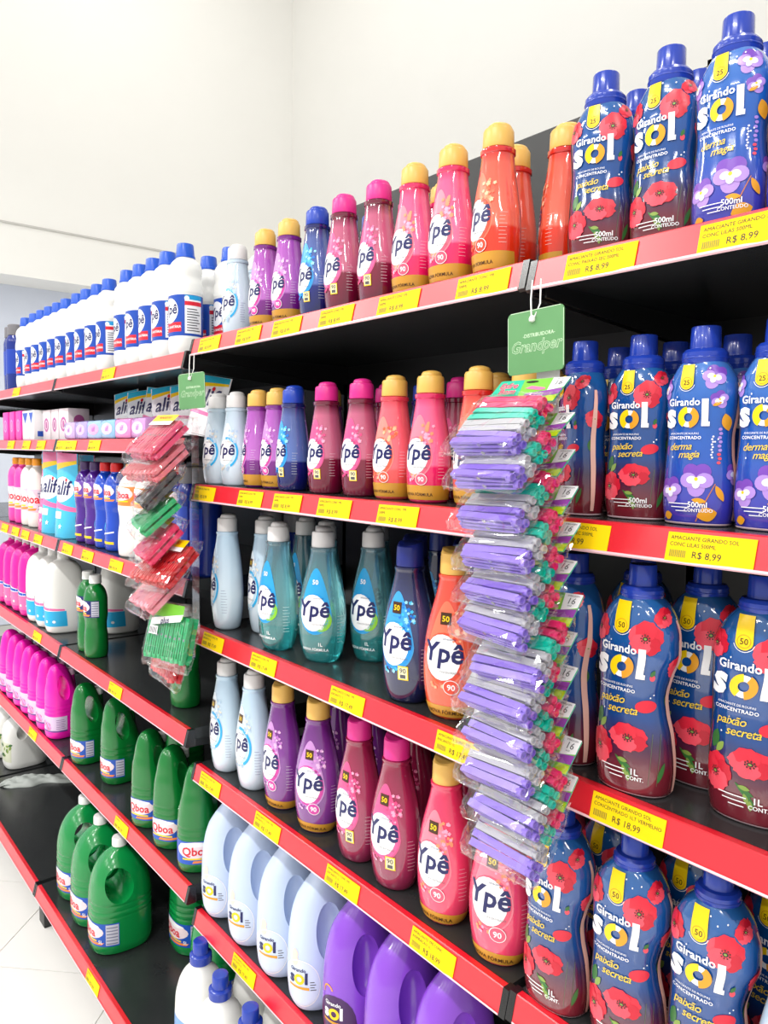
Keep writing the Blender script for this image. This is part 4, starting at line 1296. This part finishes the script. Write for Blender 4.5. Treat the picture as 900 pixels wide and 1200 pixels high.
fill('f', 3, 'front', [('whitealif', -1.245, .068, -6), ('whitealif', -1.365, .068, -6), ('whitealif', -1.485, .068, -6), ('pinkalif', -1.605, .068, -6), ('pinkalif', -1.725, .068, -6), ('pinkalif', -1.845, .068, -6), ('pinkalif', -1.96, .068, -6)])
fill('f', 3, 'back', [('whitealif', -1.12, .23, 0)])
fill('l', 4, 'front', [('jug2', -.955, .058, 10), ('jug2', -.735, .085, 4), ('jug2', -.400, .056, 22), ('jug2', -.250, .058, 26), ('jug2', -.105, .056, 60)])
fill('l', 4, 'back', [('jug2', -.56, .23, 10)])
fill('f', 4, 'front', [('pinkjug', -1.250 - .1145 * i, .055, 8) for i in range(7)])
fill('l', 5, 'front', [('jug5', -.545, .008, -6), ('jug5', -.715, .010, 0), ('jug5', -.888, .018, 4)])
fill('l', 5, 'back', [('jug5', -.39, .20, 0), ('jug5', -.13, .14, 30)])
fill('f', 5, 'front', [('gallon', -2.125, .135, 4), ('gallon', -2.30, .13, 4)])

# ------------------------------------------------------------------ price tags on the rails
SL = math.atan2(.0093, .0378)
TAGCACHE = {}
def tag_meshes(lines):
    if lines not in TAGCACHE:
        paper = box_mesh('paper', -.05, .05, -.0006, 0, -.0165, .0165, M_TAG)
        p = Print()
        S = Flat(-.0006)
        for t, x, z, s in lines:
            v, f = text2d(t, s, .0)
            x0 = min(a for a, b in v)
            p.raw([(a - x0 + x, b + z) for a, b in v], f, BLACKP, 0)
        bc = Print()
        for i in range(9):
            bc.rect(-.045 + i * .0022, -.045 + i * .0022 + .0013, -.0115, -.0035, mat('tag_grey', (150, 136, 40), .5), 0)
        TAGCACHE[lines] = (paper, p.wrap(S, 'lettering', base=.0003, curved=False), bc.wrap(S, 'barcode', base=.0003, curved=False))
    return TAGCACHE[lines]
def T(a, b, c):
    return ((a, -.046, .0085, .0062), (b, -.046, .0012, .0062), (c, -.018, -.0108, .0108))
TX = dict(lil=T('AMACIANTE GIRANDO SOL', 'CONC LILAS 500ML', 'R$ 8,99'), sec=T('AMACIANTE GIRANDO SOL', 'CONC PAIXAO SEC 500ML', 'R$ 8,99'), ver=T('AMACIANTE GIRANDO SOL', 'CONCENTRADO 1LT VERMELHO', 'R$ 18,99'),
          y5=T('AMACIANTE CONC YPE', '500ML', 'R$ 8,99'), y1=T('AMACIANTE CONC YPE', 'ENCANTO 1L', 'R$ 17,49'), ins=T('AMACIANTE YPE CONC', 'INSPIRACAO 1L', 'R$ 18,99'), far=T('ALVEJANTE', '2L', 'R$ 7,99'))
PRICE = dict(lil='8,99', sec='8,99', ver='18,99', y5='8,99', y1='17,49', ins='18,99', far=None)
def tags(bay_, idx, items):
    z = ZC + SH['l' if bay_ in 'lf' else bay_][idx]
    y0 = YB if idx == 5 else (YL if bay_ in 'lf' else 0.0)
    for n, (xc, tx) in enumerate(items):
        pm, lm, bm_ = tag_meshes(TX[tx])
        o = empty('price_tag', (xc, y0 - .0045 - .0014, z - .0200 + random.uniform(-.0008, .0004)), (-SL, 0, 0))
        o.rotation_euler = (-SL, random.uniform(-.015, .015), 0)
        word = 'only one' if len(items) == 1 else (('leftmost' if n == 0 else 'rightmost' if n == len(items) - 1 else ORD[n] + ' from left'))
        tag(o, 'yellow price tag, %s on the rail of the %s shelf, %s bay' % (word, SHELFNAME[idx], BAYNAME[bay_]), 'price tag', 'yellow price tags')
        pp = part('paper', pm, o)
        part('lettering', lm, pp)
        part('barcode', bm_, pp)
tags('m', 0, [(.092, 'y5'), (.267, 'y5'), (.415, 'y5'), (.577, 'y5'), (.745, 'y5'), (.927, 'y5')])
tags('r', 0, [(1.120, 'sec'), (1.296, 'lil')])
tags('m', 1, [(.066, 'y5'), (.275, 'y5'), (.419, 'y5'), (.576, 'y5'), (.751, 'y5')])
tags('r', 1, [(1.098, 'sec'), (1.274, 'lil')])
tags('m', 2, [(.104, 'y1'), (.330, 'y1'), (.620, 'y1'), (.902, 'y1')])
tags('r', 2, [(1.187, 'ver')])
tags('m', 3, [(.087, 'y1'), (.347, 'y1'), (.612, 'y1'), (.853, 'ins')])
tags('m', 4, [(.247, 'y1')])
tags('l', 0, [(-.508, 'far')])
tags('f', 0, [(-1.50, 'far')])
tags('l', 1, [(-.953, 'far'), (-.852, 'far'), (-.634, 'far')])
tags('f', 1, [(-1.60, 'far'), (-1.375, 'far'), (-1.186, 'far')])
tags('l', 2, [(-.908, 'far'), (-.711, 'far'), (-.468, 'far')])
tags('f', 2, [(-1.73, 'far'), (-1.563, 'far'), (-1.42, 'far'), (-1.25, 'far')])
tags('l', 3, [(-.488, 'far')])
tags('f', 3, [(-1.288, 'far')])
tags('l', 4, [(-.455, 'far')])
tags('f', 4, [(-1.38, 'far')])
tags('l', 5, [(-.432, 'far')])

# ------------------------------------------------------------------ hanging strips: green tags, peg packs
M_GTAG = mat('green_tag', (104, 158, 104), .3, noise=(20, (92, 146, 92), 0))
M_TIE = mat('white_tie', (240, 240, 236), .4)
M_CREAM = mat('tag_cream', (214, 240, 205), .4)
def rounded_plate(name, w_, h, r_, t_, m):
    pts = []
    for cx, cz, a0 in ((w_ / 2 - r_, h / 2 - r_, 0), (-w_ / 2 + r_, h / 2 - r_, 90), (-w_ / 2 + r_, -h / 2 + r_, 180), (w_ / 2 - r_, -h / 2 + r_, 270)):
        for i in range(6):
            a = R(a0 + 18 * i)
            pts.append((cx + r_ * math.cos(a), cz + r_ * math.sin(a)))
    n = len(pts)
    v = [(x, -t_ / 2, z) for x, z in pts] + [(x, t_ / 2, z) for x, z in pts]
    f = [tuple(range(n)), tuple(range(2 * n - 1, n - 1, -1))] + [(i, n + i, n + (i + 1) % n, (i + 1) % n) for i in range(n)]
    return new_mesh(name, v, f, [m], smooth=False)
def shelf_tag(x, y, z, rot, top, label):
    t = empty('hanging_tag', (x, y, z), (0, R(-2), R(rot)))
    tag(t, label, 'sign', 'green hanging tags')
    pl = part('plate', rounded_plate('plate', .090, .080, .006, .0016, M_GTAG), t)
    p = Print()
    p.text('Grandper', 0, -.012, .0205, M_CREAM, 0, bold=.026, shear=.28)
    p.text('Grandper', 0, -.012, .0205, M_GTAG, 1, bold=-.004, shear=.28)
    p.text('-DISTRIBUIDORA-', .006, .006, .0065, M_CREAM, 0, bold=.01)
    part('lettering', p.wrap(Flat(-.0008), 'lettering', base=.0003, curved=False), pl)
    e_ = Print()
    for x0, x1, z0, z1 in ((-.040, .040, .0392, .0400), (-.0450, -.0442, -.035, .035), (.0442, .0450, -.035, .035)):
        e_.rect(x0, x1, z0, z1, M_CREAM, 0)
    part('edge', e_.wrap(Flat(-.0008), 'edge', base=.0003, curved=False), pl)
    h = top - z
    tie = part('tie', tube('tie', [(-.008, .004, h), (-.009, .002, h * .7), (-.006, -.001, .040), (-.004, -.003, .031), (-.001, -.003, .027), (.001, -.001, .033), (.005, .003, h * .6), (.004, .006, h)], .0011, M_TIE), t)
    part('tie_knot', lathe('tie_knot', [(.001, .024), (.004, .0255), (.0042, .029), (.0025, .032), (.001, .033)], M_TIE, 12, cx=-.003, cy=-.003), t)
    return t
shelf_tag(1.045, -.030, ZC + .1435, 0, ZC + .222, 'square green hanging tag with white tie above the purple peg packs')
shelf_tag(.062, -.034, ZC + .132, 14, ZC + .215, 'square green hanging tag above the mixed colour peg packs')

FILM = film_mat('clear_film', refl=.05, rough=.06)
FILMW = film_mat('clear_film_strip', refl=.035, rough=.07)
rngp = random.Random(21)
def peg_mesh(name, m, L_=.094):
    """one clothes peg lying along X: two shaped legs, a coil spring, round finger ends"""
    v, f = [], []
    for s in (-1, 1):
        prof = [(-.5, .0008, .0042), (-.44, .0004, .0050), (-.2, .0012, .0052), (-.05, .0006, .0046), (.12, .0016, .0052), (.40, .0022, .0050), (.5, .0026, .0046)]
        o = len(v)
        for x, i0, o0 in prof:
            for yy in (-.0046, .0046):
                v += [(x * L_, yy, s * i0), (x * L_, yy, s * o0)]
        for k in range(len(prof) - 1):
            a, b = o + 4 * k, o + 4 * (k + 1)
            for p, q in ((0, 1), (1, 3), (3, 2), (2, 0)):
                f.append((a + p, a + q, b + q, b + p))
        f += [(o, o + 1, o + 3, o + 2), (o + 4 * (len(prof) - 1), o + 4 * (len(prof) - 1) + 2, o + 4 * (len(prof) - 1) + 3, o + 4 * (len(prof) - 1) + 1)]
    base = new_mesh('l', v, f, [m], smooth=False)
    ring = lathe('r', [(.0052, -.004), (.0052, .004), (.0040, .0042), (.0036, .001), (.0005, .0008)], m, 12, sharp=40)
    mx = Matrix.Translation((L_ * .5 + .001, 0, 0)) @ Matrix.Rotation(R(90), 4, 'Y')
    spring = lathe('s', [(.0030, -.005), (.0030, .005)], mat('spring_steel', (190, 190, 195), .25, metal=1.0), 8)
    ms = Matrix.Translation((.0, 0, 0)) @ Matrix.Rotation(R(90), 4, 'X')
    me = join_meshes(name, [(base, None), (ring, mx), (spring, ms)], sharp=30)
    return me
def film_mesh(name, w_, z0, z1, th, seed, m):
    rg = random.Random(seed)
    L_ = z1 - z0
    S = Shape([(z0, w_ * .495, .0012), (z0 + .06 * L_, w_ * .5, th * .75), (z0 + .3 * L_, w_ * .5, th), (z0 + .72 * L_, w_ * .5, th), (z0 + .92 * L_, w_ * .49, th * .55), (z1, w_ * .47, .0012)], 4.0)
    me = S.body(name, m, 13, 34)
    for v in me.vertices:
        j = .0034
        v.co.x += rg.uniform(-j, j) * .8
        v.co.y += rg.uniform(-j * .3, j) * (-1 if v.co.y < 0 else 1)
        v.co.z += rg.uniform(-j, j)
    for p in me.polygons: p.use_smooth = False
    return me
PEGC = [mat('peg_pink', (232, 44, 110), .3), mat('peg_teal', (0, 196, 170), .3), mat('peg_silver', (186, 186, 192), .3), mat('peg_purple', (140, 112, 214), .3)]
PEGM = [peg_mesh('clothes_peg', m) for m in PEGC]
FILMS = [film_mesh('clear_bag', .122, -.142, -.030, .0150, 40 + i, FILM) for i in range(4)]
def header_meshes():
    card = rounded_plate('header_card', .112, .046, .003, .0012, mat('card_teal', (40, 196, 160), .35))
    p = Print()
    p.poly([(-.004, -.023), (.056, -.023), (.056, .023), (-.016, .023)], mat('card_green', (128, 210, 70), .35), 0)
    p.poly([(.034, -.002), (.056, .004), (.056, .023), (.030, .023)], WHITE, 1)
    p.poly([(.0, -.016), (.056, -.010), (.056, .002), (.004, -.006)], mat('card_purple', (150, 70, 170), .35), 1)
    p.poly([(.036, -.023), (.056, -.023), (.056, -.012), (.040, -.012)], mat('card_lime', (190, 220, 20), .35), 2)
    p.poly([(-.004, .004), (.022, -.001), (.030, .001), (.028, .004), (.004, .009)], mat('card_pegpink', (240, 120, 170), .35), 2)
    p.disc(.0, .017, .010, .0022, BLACKP, 3)
    p.text('Esfre', -.034, .006, .0150, WHITE, 2, bold=.05)
    p.text('Bom', -.030, -.006, .0150, WHITE, 2, bold=.05)
    p.text('Esfre', -.034, .006, .0150, mat('card_red', (236, 50, 100), .35), 3, bold=.02)
    p.text('Bom', -.030, -.006, .0150, mat('card_red', (236, 50, 100), .35), 3, bold=.02)
    p.text('16', .044, .008, .0125, GREYP, 3)
    p.text('EMBALAGEM', .044, .0185, .0030, GREYP, 3)
    p.text('unid.', .044, .0045, .0035, GREYP, 3)
    p.text('Prendedor', .022, -.0085, .0048, WHITE, 3, bold=.01)
    p.text('com mola', .024, -.0130, .0048, WHITE, 3, bold=.01)
    fr = p.wrap(Flat(-.0006), 'card_print', base=.0003, curved=False)
    class Back:
        def P(s, d, z, off=0.0): return Vector((-d, .0006 + off, z))
    b = Print()
    b.rect(-.056, .056, .0, .022, mat('card_grey', (196, 196, 186), .4), 0)
    b.rect(-.056, .056, -.013, .0, mat('card_purple', (150, 70, 170), .35), 0)
    b.rect(-.056, .056, -.0225, -.013, mat('card_lime', (190, 220, 20), .35), 0)
    bk = b.wrap(Back(), 'card_back', base=.0003, curved=False)
    return card, fr, bk
CARD, CARDF, CARDB = header_meshes()
NPK = 12
for i in range(NPK):
    th = 49 - 10 * i / (NPK - 1) + rngp.uniform(-2.5, 2.5)
    x = 1.046 + min(1, i / 3) * .022 + .014 * i / NPK + rngp.uniform(-.007, .007)
    z = ZC + .094 - .0445 * i
    t = empty('peg_pack', (x, -.033 - .004 * (i % 2), z), (R(-th), rngp.uniform(-.03, .03), rngp.uniform(-.05, .05)))
    word = 'topmost' if i == 0 else ('lowest' if i == NPK - 1 else ORD[i] + ' from top')
    tag(t, 'clear pack of purple, grey, teal and pink pegs, %s on its strip' % word, 'pack', 'purple peg packs on the right strip')
    c = part('header_card', CARD, t, (0, 0, -.022))
    part('card_print', CARDF, c)
    part('card_back', CARDB, c)
    part('clear_bag', FILMS[i % 4], t)
    for q in range(8):
        for ly in (-1, 1):
            part('clothes_peg', PEGM[q // 2], t, (rngp.uniform(-.003, .003), ly * .0062, -.050 - q * .0108), (R(90) + rngp.uniform(-.1, .1), rngp.uniform(-.04, .04), 0))
st = part('hanging_strip', box_mesh('hanging_strip', -.018, .018, -.0006, .0006, -.56, .040, mat('strip_white', (236, 236, 232), .4)), None, (1.058, -.019, ZC + .085))
tag(st, 'white plastic strip behind the purple peg packs', 'strip')

# left strip: packs of one colour each, pegs standing side by side
def peg_row(col): return peg_mesh('clothes_peg', col, .082)
PCOL = dict(pink=(226, 84, 120), salmon=(232, 130, 140), black=(58, 58, 60), green=(40, 178, 110), magenta=(226, 40, 96), red=(216, 40, 44), rose=(238, 150, 165))
PEGL = {n: peg_row(mat('pegl_' + n, c, .3)) for n, c in PCOL.items()}
FILML = [film_mesh('clear_bag', .138, -.128, -.004, .0155, 60 + i, FILMW) for i in range(3)]
def slip_mesh(kind):
    p = Print()
    if kind == 'yellow':
        p.rect(-.050, .050, -.034, -.016, YELLOW, 0)
        p.rect(-.050, .050, -.044, -.034, WHITE, 0)
        p.text('PRENDEDORES', 0, -.027, .0085, REDP, 1, bold=.01)
        p.text('12 unidades', 0, -.041, .0055, LBLUE, 1)
    else:
        p.rect(-.050, .050, -.030, -.004, mat('slip_lime', (120, 200, 60), .4), 0)
        p.poly([(-.045, -.050), (.045, -.034), (.050, -.020), (-.045, -.036)], WHITE, 1)
        p.rect(-.046, -.020, -.066, -.050, WHITE, 1)
        for j in range(6): p.rect(-.044 + j * .0038, -.042 + j * .0038, -.064, -.053, GREYP, 2)
        p.text('plus', -.002, -.042, .016, NAVY, 2, bold=.02, shear=.2, rot=.16)
    return p.wrap(Flat(-.0175), 'paper_slip', base=.0006, curved=False)
SLIP = {'yellow': slip_mesh('yellow'), 'lime': slip_mesh('lime')}
LP = [('pink', 46, .0, 0, 'bright pink', 'yellow'), ('salmon', 50, -.012, 6, 'salmon', None), ('black', 44, .010, -16, 'black', 'yellow'), ('green', 48, .004, -14, 'green', 'yellow'), ('magenta', 44, .006, -12, 'magenta', 'yellow'),
      ('red', 46, .026, 8, 'red', 'yellow'), ('rose', 46, -.004, -6, 'pale rose', None), ('red', 12, -.030, -4, 'dull red', None), ('green', 14, .050, 12, 'mint green', 'lime')]
zl = [.076, .020, -.034, -.096, -.156, -.208, -.272, -.415, -.350]
for i, (cn, th, dx, rz, word, slip) in enumerate(LP):
    yy = -.036 - (.034 if i == 8 else 0)
    t = empty('peg_pack', (.004 + dx, yy, ZC + zl[i]), (R(-th), rngp.uniform(-.06, .06), R(rz)))
    t.scale = (1.18, 1.18, 1.18)
    lab = 'clear pack of %s pegs' % word
    lab += {0: ', topmost on the left strip', 3: ' halfway down the left strip', 8: ' with lime slip, lowest on the left strip'}.get(i, ' on the left strip')
    tag(t, lab, 'pack', 'peg packs on the left strip')
    part('clear_bag', FILML[i % 3], t)
    for q in range(9):
        for ly in (-1, 1):
            part('clothes_peg', PEGL[cn], t, (-.056 + q * .014, ly * .0066, -.066 + rngp.uniform(-.002, .002)), (0, R(90), R(rngp.uniform(-6, 6))))
    if slip: part('paper_slip', SLIP[slip], t)
st = part('hanging_strip', box_mesh('hanging_strip', -.018, .018, -.0006, .0006, -.50, .040, FILMW), None, (.06, -.026, ZC + .060))
tag(st, 'clear plastic strip behind the mixed colour peg packs', 'strip')

# ------------------------------------------------------------------ things lying on the bottom shelf
def glove():
    """limp rubber glove lying flat: cuff at +Y, palm and folded fingers at -Y"""
    m = mat('grey_rubber', (186, 192, 188), .45, noise=(60, (168, 174, 170), .3))
    rg = random.Random(8)
    nt_, nu = 40, 28
    v, f = [], []
    for i in range(nt_ + 1):
        t = i / nt_
        hw = interp([(0, .006), (.05, .030), (.16, .052), (.34, .056), (.5, .040), (.7, .036), (.92, .044), (1, .045)], t)[0]
        cx = interp([(0, -.02), (.3, -.012), (.55, .010), (1, .070)], t)[0]
        hh = interp([(0, .006), (.1, .022), (.3, .028), (.55, .022), (.9, .018), (1, .006)], t)[0]
        for j in range(nu + 1):
            u = -1 + 2 * j / nu
            fing = .5 + .5 * abs(math.sin(2 * math.pi * (u * .5 + .5) * 2)) if t < .22 else 1.0
            wr = .0035 * math.sin(9 * u + 26 * t) + .003 * math.sin(34 * t - 5 * u) + rg.uniform(-.0006, .0006)
            z = max(.0006, hh * (1 - u * u) ** .6 * (.45 + .55 * fing) + wr * (1 - u * u))
            wob = .006 * math.sin(17 * t + 2 * math.copysign(1, u)) * abs(u)
            v.append((cx + hw * u + wob, -.02 + .33 * t + (.012 * math.sin(9 * u) if t < .1 else 0), z))
    for i in range(nt_):
        for j in range(nu):
            a = i * (nu + 1) + j
            f.append((a, a + 1, a + nu + 2, a + nu + 1))
    o = len(v)
    v += [(x, y, 0.0) for x, y, z in v[:]]
    for q in list(f): f.append(tuple(o + k_ for k_ in reversed(q)))
    rim = [j for j in range(nu + 1)] + [i * (nu + 1) + nu for i in range(1, nt_ + 1)] + [nt_ * (nu + 1) + j for j in range(nu - 1, -1, -1)] + [i * (nu + 1) for i in range(nt_ - 1, 0, -1)]
    for i in range(len(rim)):
        a, b = rim[i], rim[(i + 1) % len(rim)]
        f.append((a, o + a, o + b, b))
    return new_mesh('cleaning_glove', v, f, [m], smooth=True, sharp=70)
ZB = ZC + SH['l'][5]
g = part('cleaning_glove', glove(), None, (-1.90, .0, ZB), (0, 0, R(-8)))
tag(g, 'crumpled grey rubber glove lying on the bottom shelf', 'glove')
M_BOWL = mat('white_bowl', (228, 230, 226), .35)
for i, (x, y) in enumerate(((-1.96, .37), (-1.70, .34))):
    me = lathe('plastic_bowl', [(.030, 0), (.034, .003), (.055, .022), (.066, .040), (.068, .042), (.064, .040), (.050, .022), (.028, .005)], M_BOWL, 32)
    b = part('plastic_bowl', me, None, (x, y, ZB))
    tag(b, 'small white plastic bowl on the bottom shelf, %s' % ('farther from the green jugs' if i == 0 else 'nearer to the green jugs'), 'bowl', 'white bowls')
